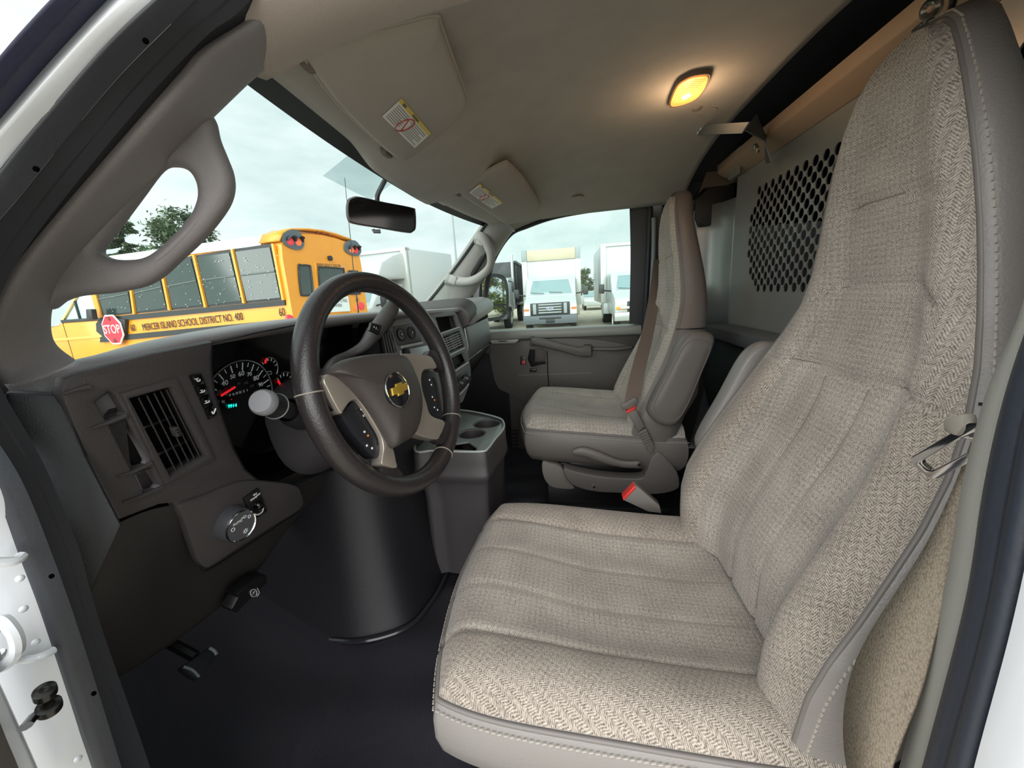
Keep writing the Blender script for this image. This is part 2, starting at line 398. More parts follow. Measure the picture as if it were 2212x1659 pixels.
# --- dark recess trim at the passenger B-pillar top (behind the passenger seat)
bp = struct(empty('trim_5', (.78, -.46, 1.6)), 'dark corner trim above the passenger seat by the bulkhead', 'trim')
o1 = [px(x, y, X=.70) for x, y in ((1545, 330), (1585, 305), (1612, 300), (1622, 318), (1610, 385), (1570, 400), (1520, 405), (1508, 420), (1530, 360))]
g = G(); g.prism(o1, (.08, -.02, 0)); obj('upper_cover', g, mat('brown_grey_cloth', '6f6459', .8), bp, bevel=.006)
o1 = [px(x, y, X=.71) for x, y in ((1502, 430), (1530, 405), (1588, 392), (1586, 440), (1568, 470), (1545, 488), (1508, 490), (1500, 470))]
g = G(); g.prism(o1, (.07, -.02, 0)); obj('lower_cover', g, mat('dark_grey_plastic', '2d2a2c', .5), bp, bevel=.006)
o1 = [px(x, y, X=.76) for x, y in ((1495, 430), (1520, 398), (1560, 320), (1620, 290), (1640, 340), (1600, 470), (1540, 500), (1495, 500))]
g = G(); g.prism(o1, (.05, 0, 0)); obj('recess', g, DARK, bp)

# --- passenger B-pillar trim and right body side around the door
g = G()
pb = [px(x, y, X=.80) for x, y in ((1398, 428), (1520, 420), (1560, 700), (1480, 1000), (1440, 1120), (1375, 1120), (1388, 900), (1398, 700), (1408, 470))]
g.prism(pb, (.06, 0, 0)); struct(obj('trim_4', g, mat('dark_pillar_trim', '4a4746', .6, bump=.2), bevel=.005), 'dark grey passenger rear pillar trim behind the seat belt', 'trim')

# --- passenger door
d1 = struct(empty('door_1', (.86, .0, .75)), 'closed passenger door with grey inner panel', 'door')
DPM = mat('door_panel_plastic', '5b5753', .5, bump=.3, bscale=800); DPD = mat('door_panel_dark', '4c4845', .5, bump=.3, bscale=800)
Xd = .84
panel = [px(x, y, X=Xd) for x, y in ((1030, 735), (1200, 722), (1372, 712), (1385, 740), (1385, 900), (1370, 1100), (1100, 1110), (1035, 1100), (1020, 900))]
g = G(); g.prism(panel, (.05, 0, 0)); obj('lower_panel', g, DPD, d1, bevel=.004)
# proud moulded upper panel with its dark outline groove
mp = [(1053, 745), (1120, 738), (1200, 731), (1280, 733), (1340, 742), (1366, 752), (1372, 770), (1368, 855), (1300, 880), (1180, 886), (1090, 846), (1077, 838), (1068, 820), (1062, 790), (1056, 760)]
pol = cr([px(x, y, X=Xd-.012) for x, y in mp], 60, True)
g = G(); g.prism(pol, (.02, 0, 0)); obj('upper_panel', g, DPM, d1, bevel=.004)
# window-sill roll
a, b = px(1050, 726, X=Xd-.01), px(1384, 712, X=Xd-.01)
g = G(); rows = []
for i in range(13):
    p = lerp(a, b, i/12); rows.append([p+V((.035+.02*math.cos(t), 0, -.0+.018*math.sin(t))) if 0 else p+V((-.012*math.sin(t)-.004, 0, .022*math.cos(t))) for t in [PI*k/8 for k in range(9)]]+[p+V((.05, 0, -.02)), p+V((.05, 0, .024))])
g.grid(rows, cu=True, caps=True); obj('sill', g, mat('door_sill_plastic', '8b8d88', .42, bump=.2, bscale=800), d1)
# pull handle / armrest
def strip(up, lo, X, dx, name, m, par, bevel=.004):
    g = G(); P = [px(x, y, X=X) for x, y in up]+[px(x, y, X=X) for x, y in reversed(lo)]
    g.prism(P, (dx, 0, 0)); return obj(name, g, m, par, bevel=bevel)
strip([(1147, 730), (1168, 731), (1210, 742), (1248, 751), (1278, 747)], [(1147, 744), (1175, 750), (1210, 758), (1250, 770), (1279, 771)], Xd-.062, .035, 'pull_handle', DPM, d1, .008)
strip([(1145, 727), (1152, 727)], [(1145, 748), (1152, 748)], Xd-.05, .05, 'handle_bracket', DPD, d1)
strip([(1262, 746), (1279, 746)], [(1262, 771), (1279, 771)], Xd-.05, .05, 'handle_bracket', DPD, d1)
strip([(1279, 751), (1330, 751), (1366, 747)], [(1279, 757), (1330, 758), (1366, 753)], Xd-.04, .03, 'armrest_ledge', DPM, d1, .004)
strip([(1058, 736), (1120, 734), (1118, 738)], [(1062, 743), (1112, 742), (1116, 739)], Xd-.045, .04, 'switch_shelf', mat('switch_shelf', 'a9aaa6', .4), d1, .003)
strip([(1076, 736.5), (1096, 736)], [(1076, 738.5), (1096, 738)], Xd-.05, .006, 'switch', BLK, d1, .001)
# latch bezel, lever, lock slide with red flag, window switch
strip([(1144, 756), (1172, 752), (1180, 760)], [(1145, 790), (1172, 786), (1178, 780)], Xd-.014, .006, 'latch_bezel', DPD, d1, .002)
g = G(); g.tube([px(1150, 755, X=Xd-.03), px(1147, 775, X=Xd-.035), px(1151, 788, X=Xd-.035), px(1162, 785, X=Xd-.03), px(1178, 783, X=Xd-.02)], [.012, .016, .014, .007, .006], 8); obj('latch_lever', g, BLK, d1)
strip([(1124, 770), (1136, 769)], [(1124, 788), (1136, 787)], Xd-.018, .008, 'lock_bezel', BLK, d1, .001)
strip([(1127, 779), (1135, 779)], [(1127, 787), (1135, 787)], Xd-.024, .01, 'lock_flag', mat('lock_red', 'c0404a', .4), d1, .002)
strip([(1144, 797), (1159, 796)], [(1144, 804), (1159, 803)], Xd-.026, .012, 'window_switch', BLK, d1, .002)
# pocket shelf below the handle
g = G(); q = [px(1120, 811, X=Xd-.013), px(1276, 806, X=Xd-.013), px(1262, 792, X=Xd-.002), px(1128, 800, X=Xd-.002)]
g.prism(q, (.012, 0, -.004)); obj('pocket_shelf', g, mat('pocket_shelf', '77736e', .5), d1)
g = G(); g.tube([px(1182, 758, X=Xd-.013), px(1183, 800, X=Xd-.014), px(1186, 842, X=Xd-.013)], .0025, 6); obj('seam', g, BLK, d1)
# speaker slots low at the front of the door
for i in range(9):
    a = px(1096, 931+7.6*i, X=Xd-.004); b = px(1120, 930+7.6*i, X=Xd-.004)
    obj('speaker_slot', G().tube([a, b], .0035, 6), BLK, d1)
# upper door frame with black seal; glass
fr = [(1046, 660), (1052, 615), (1066, 560), (1100, 507), (1140, 487), (1200, 467), (1290, 451), (1388, 440), (1402, 446), (1404, 470), (1398, 600), (1392, 712)]
P = cr([px(x, y, X=lerp(.82, .745, max(0, min(1, (712-y)/270)))) for x, y in fr], 70)
g = G(); g.tube(P, .012, 8); obj('frame_seal', g, RUB, d1)
fi = [(1362, 449), (1364, 560), (1361, 700)]
P = [px(x, y, X=lerp(.835, .765, (712-y)/270)) for x, y in fi]
g = G(); rows = [[p+V((0, .004, 0)), p+V((.015, -.0, 0)), p+V((.015, -.07, 0)), p+V((-.012, -.075, 0)), p+V((-.012, -.03, 0))] for p in cr(P, 10)]; g.grid(rows, cu=True, caps=True); obj('frame_post', g, mat('frame_black', '26282a', .5), d1)
g = G(); P2 = cr([px(x, y, X=lerp(.80, .735, max(0, min(1, (712-y)/270)))) for x, y in ((1412, 470), (1411, 560), (1402, 700), (1392, 800))], 12); g.tube(P2, .009, 8); obj('seal_lip', g, mat('seal_grey', '7d8488', .4), d1)
w2 = [(1050, 716), (1052, 640), (1066, 560), (1100, 507), (1200, 467), (1290, 451), (1370, 444), (1365, 704)]
g = G(); g.prism([px(x, y, X=lerp(.85, .77, max(0, min(1, (712-y)/270)))) for x, y in w2], (.004, 0, 0)); w = obj('window_2', g, GLS, smooth=0); struct(w, 'clear glass of the passenger door window', 'window')

# --- windshield: curved glass with black border and a pale dotted shade patch behind the mirror
def wsp(u, v):
    """u across (0 driver..1 passenger), v up"""
    x = lerp(-.74, .74, u); xt = x*.87; s = (x/.74)**2
    base = V((x, .66+.27*(1-s)-.11*s, 1.43)); top = V((xt, hdrY(xt)+.008, lerp(1.806, 1.752, s)+(.045*s if u > .5 else 0)))
    p = lerp(base, top, v); p += V((0, .035, .012))*math.sin(PI*v)
    return p
g = G(); g.grid([[wsp(i/40, j/16) for i in range(41)] for j in range(17)]); ws = struct(obj('window_1', g, GLS), 'curved clear windshield', 'window')
FRIT = mat('black_frit', '1c2022', .5)
for (u0, u1, v0, v1) in ((0, 1, .955, 1.10), (0, .018, 0, 1)):
    g = G(); n = 30 if u1-u0 > .5 else 2; k = 2 if u1-u0 > .5 else 16
    g.grid([[wsp(lerp(u0, u1, i/n), lerp(v0, v1, j/k))+V((0, -.003, -.001)) for i in range(n+1)] for j in range(k+1)]); obj('border', g, FRIT, ws)
g = G(); g.grid([[wsp(lerp(.31, .49, i/12)+.0*j, lerp(.86, .97, j/6))+V((0, -.002, 0)) for i in range(13)] for j in range(7)]); obj('shade_patch', g, GLST, ws)

# --- driver's A-pillar trim with its loop grab handle
T_out = [(760, -170, -.63), (640, -60, -.66), (579, 19, -.685), (459, 98, -.715), (411, 152, -.725), (297, 282, -.745), (92, 519, -.77), (19, 620, -.78), (-22, 720, -.785), (-10, 800, -.785), (20, 830, -.785)]
T_in = [(800, -60, -.58), (690, 40, -.60), (625, 105, -.62), (545, 175, -.645), (460, 256, -.665), (380, 330, -.68), (190, 540, -.71), (125, 640, -.725), (112, 690, -.73), (122, 740, -.735), (165, 775, -.735)]
Ao, Ai = curve(T_out, 48), curve(T_in, 48)
g = G(); rows = []
for a, b in zip(Ao, Ai):
    d = b-a; n = d.cross(V((0, .6, -.8))).normalized(); n = n if n.y < 0 else -n
    rows.append([a+V((0, .02, 0)), a+V((0, .002, 0)), lerp(a, b, .08)+n*.003, lerp(a, b, .5)+n*.005, lerp(a, b, .92)+n*.003, b, b+V((.003, .012, 0)), b+V((.004, .04, 0))])
g.grid(rows); t1 = struct(obj('trim_1', g, TRIM, sub=1, smooth=180), "grey driver side windshield pillar trim", 'trim')
HA, HB, HC = tri(460, 256, -.668), tri(490, 400, -.668), tri(150, 640, -.728)
HN = (HB-HA).cross(HC-HA).normalized(); HN = HN if HN.y > 0 else -HN
def hpl(L): return [px(x, y, P=HA, N=HN) for x, y in L]
HM = frame(HA, (1, 0, 0), n=-HN); HI = HM.inverted()
ho = [(420, 215), (446, 236), (461, 257), (470, 295), (486, 335), (499, 370), (502, 405), (492, 440), (465, 480), (430, 520), (385, 562), (345, 598), (305, 619), (240, 632), (170, 639), (132, 650), (98, 668), (60, 620), (150, 510), (290, 350), (380, 255)]
hh_ = [(345, 364), (375, 356), (402, 365), (420, 384), (428, 410), (425, 438), (408, 472), (370, 514), (335, 544), (310, 557), (280, 561), (250, 560), (228, 554), (215, 545), (219, 530), (245, 496), (300, 422)]
def h2(L, n): return [(HI@p).xy[:] for p in cr(hpl(L), n, True)]
g = plate(h2(ho, 110), [h2(hh_, 80)], .006, Matrix.Translation(HN*.004)@HM, .010, 4)
obj('grab_handle', g, TRIM, t1, smooth=75)

# --- rubber door seals and white body around the open driver's door
def band(name, curves, offs, m, par=None, n=70):
    rows = [[p+V(o) for p in curve(c, n)] for c, o in zip(curves, offs)]
    g = G(); g.grid(rows); return obj(name, g, m, par, sub=1, smooth=180)
S1 = [(560, -90, -.71), (468, 0, -.735), (408, 44, -.75), (269, 187, -.765), (127, 358, -.785), (6, 519, -.80), (-60, 640, -.81), (-75, 790, -.815), (-20, 900, -.812), (40, 1000, -.81), (123, 1190, -.805), (171, 1345, -.805), (278, 1651, -.805), (340, 1850, -.805)]
S0 = [(450, -90, -.745), (354, 3, -.77), (221, 136, -.785), (95, 285, -.80), (0, 402, -.815), (-110, 550, -.83), (-150, 770, -.84), (-80, 930, -.84), (0, 1056, -.838), (71, 1222, -.835), (135, 1397, -.835), (218, 1651, -.835), (280, 1850, -.835)]
TT = [(640, -80, -.67), (579, 19, -.685), (459, 98, -.715), (411, 152, -.725), (297, 282, -.745), (92, 519, -.77), (19, 620, -.78), (-22, 720, -.785), (-5, 850, -.788), (79, 1000, -.79), (167, 1198, -.788), (195, 1286, -.788), (234, 1449, -.788), (330, 1659, -.788), (400, 1850, -.788)]
def mid(a, b, t=.5, n=70):
    return [lerp(p, q, t) for p, q in zip(curve(a, n), curve(b, n))]
wl = struct(empty('trim_2', (-.8, .4, 1.0)), "black double rubber seal around the open driver's doorway", 'trim')
n = 70; cT, c1, c0 = curve(TT, n), curve(S1, n), curve(S0, n)
def offs(c, dx, dy=0): return [p+V((dx, dy, 0)) for p in c]
g = G(); g.grid([offs(cT, .004, .012), offs([lerp(p, q, .12) for p, q in zip(cT, c1)], -.010), offs([lerp(p, q, .55) for p, q in zip(cT, c1)], -.010), offs([lerp(p, q, .93) for p, q in zip(cT, c1)], -.003), offs(c1, .006)])
obj('inner_lip', g, RUB, wl, sub=1, smooth=180)
g = G(); g.grid([offs([lerp(p, q, .85) for p, q in zip(cT, c1)], .012), offs(c1, .004), offs([lerp(p, q, .12) for p, q in zip(c1, c0)], -.010), offs([lerp(p, q, .5) for p, q in zip(c1, c0)], -.016), offs([lerp(p, q, .88) for p, q in zip(c1, c0)], -.008), offs(c0, .012)])
obj('outer_bulb', g, mat('seal_bulb', '34363c', .45, bump=.1, bscale=300), wl, sub=1, smooth=180)
for q in ((316, 90, -.775), (80, 366, -.80), (113, 1244, -.825), (204, 1497, -.83)):
    p = tri(q[0], q[1], q[2]-.0135); obj('vent_hole', G().lathe([(0, .001), (.0018, .001), (.0018, 0)], p, (-1, -.2, .2), 8), mat('hole_black', '030303', 1, spec=0), wl)
W0 = [(350, -90, -.765), (253, 3, -.785), (127, 139, -.80), (0, 285, -.817), (-150, 440, -.832), (-260, 640, -.85), (-300, 800, -.86), (-260, 950, -.865), (-200, 1056, -.868), (-170, 1222, -.868), (-110, 1397, -.868), (-10, 1651, -.868), (60, 1850, -.868)]
cW = curve(W0, n)
wf = struct(empty('wall_pillar', (-.88, .4, 1.0)), "white painted hinge pillar framing the open driver's doorway", 'wall')
g = G(); g.grid([offs(c0, .014, .004), offs([lerp(p, q, .12) for p, q in zip(c0, cW)], .006), offs([lerp(p, q, .4) for p, q in zip(c0, cW)], -.005), offs([lerp(p, q, .75) for p, q in zip(c0, cW)], -.005), cW, offs(cW, .0, .03)])
obj('painted_flange', g, WHT, wf, sub=1, smooth=180)
O0 = [(262, -90, -.785), (172, 0, -.80), (90, 88, -.81), (0, 193, -.822), (-150, 340, -.84), (-300, 500, -.86)]
W1 = [(350, -90, -.765), (253, 3, -.785), (127, 139, -.80), (0, 285, -.817), (-150, 440, -.832), (-290, 600, -.85)]
a, b = curve(W1, 30), curve(O0, 30)
g = G(); g.grid([offs(a, 0, .01), offs([lerp(p, q, .1) for p, q in zip(a, b)], -.012), offs([lerp(p, q, .45) for p, q in zip(a, b)], -.006), offs([lerp(p, q, .55) for p, q in zip(a, b)], -.014), offs([lerp(p, q, .9) for p, q in zip(a, b)], -.012), offs(b, 0, .012)])
obj('gutter_seal', g, RUBB, wf, sub=1, smooth=180)
# pressed dimples and step on the hinge pillar
for q in ((44, 1250, -.848), (52, 1316, -.849), (78, 1388, -.849), (170, 1640, -.847)):
    p = tri(*q); g = G(); g.lathe([(.0026, -.001), (.0021, .0), (.001, .0006), (0, .0008)], p, (-.3, -.9, .1), 14); obj('dimple', g, WHT, wf)
g = G(); g.tube(cr([tri(116, 1404, -.839), tri(90, 1418, -.846), tri(45, 1425, -.852), tri(0, 1410, -.860)], 12), .003, 8); obj('pressed_step', g, WHT, wf)
g = G(); g.tube(cr([tri(48, 1200, -.840), tri(30, 1212, -.846), tri(-20, 1215, -.855)], 10), .0035, 8); obj('pressed_step', g, WHT, wf)

# driver's B-pillar: grey trim, ribbed black seal, white body edge
b3 = struct(empty('trim_3', (-.8, -.28, 1.0)), "grey pillar trim and black seal at the rear of the driver's doorway", 'trim')
Ya = -.245
def yb(L, Yv, n=40): return cr([px(x, y, Y=Yv) for x, y in L], n)
E0 = yb([(2290, 300), (2225, 640), (2140, 850), (2087, 1050), (2047, 1277), (1950, 1659), (1900, 1850)], -.262)
E1 = yb([(2420, 300), (2260, 640), (2185, 850), (2137, 1050), (2095, 1307), (2001, 1659), (1950, 1850)], -.245)
E2 = yb([(2520, 300), (2400, 640), (2320, 850), (2270, 1100), (2211, 1362), (2131, 1652), (2085, 1850)], -.235)
E3 = yb([(2900, 300), (2800, 640), (2700, 850), (2600, 1100), (2500, 1362), (2400, 1652), (2350, 1850)], -.225)
g = G(); g.grid([offs(E0, .0, -.06), E0, offs(E1, .002, 0)]); obj('pillar_cover', g, mat('pillar_grey', '8d8c86', .5, bump=.3, bscale=600), b3, solid=.004)
g = G(); mm = lambda t: [lerp(p, q, t) for p, q in zip(E1, E2)]
g.grid([offs(E1, .004, -.006), offs(mm(.08), -.002, .010), offs(mm(.42), -.004, .012), offs(mm(.52), -.002, .004), offs(mm(.6), -.004, .014), offs(mm(.92), -.004, .012), offs(E2, 0, -.004)]); obj('door_seal', g, mat('seal_navy', '2a2e38', .5, bump=.2, bscale=200), b3, sub=1, smooth=180)
# moulded ribs on the seal
for i in range(26):
    t = .30+i*.016; a = mm(.16)[int(t*40)]*(1-(t*40) % 1)+mm(.16)[int(t*40)+1]*((t*40) % 1); b = mm(.38)[int(t*40)]*(1-(t*40) % 1)+mm(.38)[int(t*40)+1]*((t*40) % 1)
    obj('rib', G().tube([a+V((-.003, .0085, 0)), b+V((-.004, .0095, .004))], .0009, 6), mat('seal_navy', '2a2e38'), b3)
g = G(); g.grid([offs(E2, 0, -.004), offs(E2, -.004, .008), E3]); obj('body_edge', g, WHT, b3, solid=.003)
# belt-height body skin from the pillar backwards keeps the cab closed
g = G(); g.grid([[V((x, y, z)) for y in (-.30, -.62)] for x, z in ((-.87, .72), (-.84, 1.2), (-.80, 1.5), (-.72, 1.8))]); obj('inner_side', g, mat('pillar_grey', '8d8c86'), b3, solid=.004)

# --- passenger A-pillar trim with grab handle
t2 = struct(empty('trim_6', (.72, .4, 1.45)), 'pale grey passenger side windshield pillar trim', 'trim')
pi = [(1065, 470, .625), (1052, 485, .635), (1000, 560, .68), (950, 625, .71), (915, 668, .725), (895, 700, .735)]
po = [(1112, 498, .665), (1100, 507, .69), (1066, 560, .735), (1035, 615, .765), (1015, 655, .775), (1005, 700, .785)]
a, b = curve(pi, 24), curve(po, 24); rows = []
for p, q in zip(a, b): rows.append([p+V((.01, .03, 0)), p, lerp(p, q, .3)+V((-.016, -.014, 0)), lerp(p, q, .7)+V((-.014, -.016, 0)), q, q+V((.02, 0, 0))])
g = G(); g.grid(rows); obj('cover', g, TRIMP, t2, sub=1, smooth=180)
g = G(); g.tube([p+V((0, .006, 0)) for p in a], .006, 8); obj('glass_edge', g, mat('black_frit', '1c2022'), t2)
hh = [(1030, 512, .645), (1048, 520, .64), (1060, 548, .645), (1058, 575, .66), (1040, 595, .675), (1015, 607, .69), (985, 606, .70), (965, 600, .70)]
C = cr([tri(*q) for q in hh], 36); rr = [interp([(0, .030), (.15, .023), (.4, .017), (.75, .018), (1, .030)], j/36) for j in range(37)]
g = G(); g.tube(C, rr, 12, flat=.7, up=(-.8, -.6, 0)); obj('grab_handle', g, TRIMP, t2, smooth=180)
g = G(); g.tube(cr([tri(1052, 543, .69), tri(1035, 570, .70), tri(1018, 598, .71)], 8), [.004, .010, .012, .012, .012, .012, .012, .010, .004], 8); obj('handle_recess', g, BLK, t2)
for q in ((1038, 520, .628), (978, 604, .684)):
    p = tri(*q); g = G(); g.box(p, (.006, .03, .036), Matrix.Rotation(.5, 3, 'X')); obj('screw_cap', g, TRIMP, t2, bevel=.002)
g = G(); g.prism([tri(*q) for q in ((992, 668, .76), (988, 645, .76), (996, 626, .76), (1020, 620, .765), (1022, 668, .78))], (.02, 0, 0)); obj('pillar_shade', g, mat('pillar_shade_tone', '2b2c2d', .6), t2, bevel=.004)  # dark piece painting in the shade at the pillar foot

# roof rail over the passenger door, between headliner and door seal
fr2 = [(1085, 525), (1100, 507), (1140, 487), (1200, 467), (1290, 451), (1388, 440), (1420, 436)]
A = cr([px(x, y, X=lerp(.82, .745, max(0, min(1, (712-y)/270)))) for x, y in fr2], 40)
B = [V((lerp(.60, .68, ss((.25-p.y)/.3)), min(p.y+.02, .33), zceil(.9, min(p.y, .3))+.004)) for p in A]
g = G(); g.grid([[p+V((.03, 0, .012)) for p in A], A, [lerp(p, q, .3)+V((0, 0, .004)) for p, q in zip(A, B)], [lerp(p, q, .7)+V((0, 0, .012)) for p, q in zip(A, B)], B]); obj('passenger_rail', g, HEAD, ce, smooth=180, solid=.003)
g = G(); g.box((.845, .63, 1.0), (.02, .66, .58)); struct(obj('wall_kick_right', g, BLK), 'black kick panel ahead of the passenger door', 'wall')

# --- open driver's door: only its hinge edge shows at the lower left
d2 = struct(empty('door_2', (-1.0, .42, .8)), "white hinge edge of the swung-open driver's door", 'door')
ed0 = [tri(*q) for q in ((-30, 1395, -.872), (0, 1452, -.872), (48, 1555, -.872), (92, 1655, -.872), (150, 1790, -.872))]
ed1 = [tri(*q) for q in ((-70, 1440, -.884), (-20, 1500, -.884), (18, 1590, -.884), (45, 1655, -.884), (95, 1790, -.884))]
A, B = cr(ed0, 20), cr(ed1, 20)
g = G(); g.grid([[p+V((.0, .02, 0)) for p in A], A, [lerp(p, q, .5)+V((-.002, -.004, 0)) for p, q in zip(A, B)], B, [q+V((-.6, .12, 0)) for q in B]]); obj('door_edge', g, WHT, d2, sub=1, smooth=180)
g = G(); g.grid([[q+V((-.002, -.002, 0)) for q in B], [q+V((-.05, -.03, 0)) for q in B], [q+V((-.6, .05, 0)) for q in B]]); obj('door_trim', g, mat('door_inner_grey', '5e5854', .6), d2)
hb = [(x, y, -.866) for x, y in ((0, 1330), (14, 1333), (36, 1362), (44, 1392), (38, 1420), (12, 1446), (-12, 1452), (-30, 1400), (-20, 1340))]
P = [tri(*q) for q in hb]; c_ = sum(P, V((0, 0, 0)))/len(P)
g = G(); g.tube(cr([c_+(p-c_)*.8 for p in P], 40, True), .0042, 8, closed=True); obj('hinge_bracket', g, WHT, d2)
dk = thing('door_check', tri(100, 1520, -.90), "black door check rollers on the white hinge pillar", 'door check')
for q, r in (((97, 1496, -.865), .0062), ((106, 1528, -.865), .0068)):
    obj('roller', G().lathe([(0, -.004), (r*.5, -.004), (r, -.003), (r*1.02, 0), (r, .003), (r*.5, .004), (r*.3, .004), (0, .003)], tri(*q), (-.1, -.35, .93), 22), mat('roller_black', '151310', .25), dk)
obj('check_arm', G().tube([tri(100, 1530, -.863), tri(75, 1545, -.868), tri(55, 1570, -.88)], .004, 8, flat=.6), mat('roller_black', '2a2623', .3), dk)

# grommet and cable hanging at the top of the bulkhead, above the driver's headrest
gq = px(2008, 20, Y=-.52); g = G(); g.lathe([(.004, .0), (.009, .003), (.013, 0), (.013, -.006)], gq, (-.3, .9, -.3), 20); obj('grommet', g, mat('grommet_steel', '8e8a80', .25, metal=.8), pt)
obj('cable', G().tube(cr([px(2062, -20, Y=-.50), px(2058, 8, Y=-.50), px(2050, 30, Y=-.51), px(2044, 60, Y=-.53)], 12), .004, 8), BLK, pt)

# --- the van's own nose and roof skin (below and above the photographer's sight lines)
vb = struct(empty('wall_body', (0, 1.3, .5)), 'white hood, fenders and roof skin of the van', 'wall')
g = G(); g.grid([[V((x*w, y+.05*(1-(x/.9)**2), z-.05*(x/.9)**4)) for x in (-.9, -.8, -.5, 0, .5, .8, .9)] for y, z, w in ((.95, 1.34, 1), (1.2, 1.28, 1), (1.6, 1.20, .98), (1.85, 1.10, .95), (1.93, .95, .93), (1.95, .5, .92))]); obj('hood', g, WHT, vb, smooth=60, solid=.004)
for sx in (-1, 1):
    o_ = [(.52, .45), (.52, 1.36), (.95, 1.33), (1.6, 1.18), (1.88, 1.05), (1.94, .5), (1.72, .45)]+[(1.35+.37*math.cos(t), .45+.37*math.sin(t)) for t in [PI*k/10 for k in range(0, 11)]]
    g = G(); g.prism([V((sx*.90, y, z)) for y, z in o_], (sx*.05, 0, 0)); obj('fender', g, WHT, vb, bevel=.01)
g = G(); g.grid([[V((x, y, z)) for x, z in ((-.66, ze), (-.60, lerp(ze, zc, .45)), (-.4, lerp(ze, zc, .85)), (0, zc), (.45, lerp(ze, zc, .85)), (.68, lerp(ze, zc, .45)), (.75, ze+.02))] for y, ze, zc in ((.345, 1.775, 1.83), (.2, 1.82, 1.93), (0, 1.845, 1.985), (-.41, 1.86, 2.03))]); obj('roof_front', g, WHT, vb, smooth=60, solid=.004)
# ================================================================== SEATS
BP = [(.96, .232, -.246), (1.0, .238, -.246), (1.05, .244, -.248), (1.1, .248, -.26), (1.15, .247, -.283), (1.2, .241, -.309), (1.25, .233, -.336), (1.3, .221, -.361), (1.35, .204, -.383), (1.4, .181, -.403), (1.45, .158, -.417), (1.5, .143, -.422), (1.55, .132, -.422), (1.6, .121, -.420), (1.65, .108, -.418), (1.70, .091, -.418), (1.735, .074, -.421), (1.76, .056, -.427), (1.777, .034, -.434), (1.784, .0, -.438)]
hwT = [(a, b) for a, b, c in BP]; yT = [(a, c) for a, b, c in BP]
thT = [(.96, .12), (1.05, .14), (1.17, .15), (1.3, .105), (1.4, .085), (1.55, .07), (1.7, .055), (1.8, .05)]
def bump(x, w): return math.exp(-(x/w)**2)
def stitches(pts, step, ln, r, nrm, g):
    """short thread dashes along a polyline"""
    acc = 0; nxt = 0
    for a, b in zip(pts, pts[1:]):
        L = (b-a).length
        while nxt < acc+L:
            p = lerp(a, b, (nxt-acc)/L); t = (b-a).normalized(); g.box(p, (ln, r*2, r*2), frame((0, 0, 0), t, n=nrm).to_3x3()); nxt += step
        acc += L
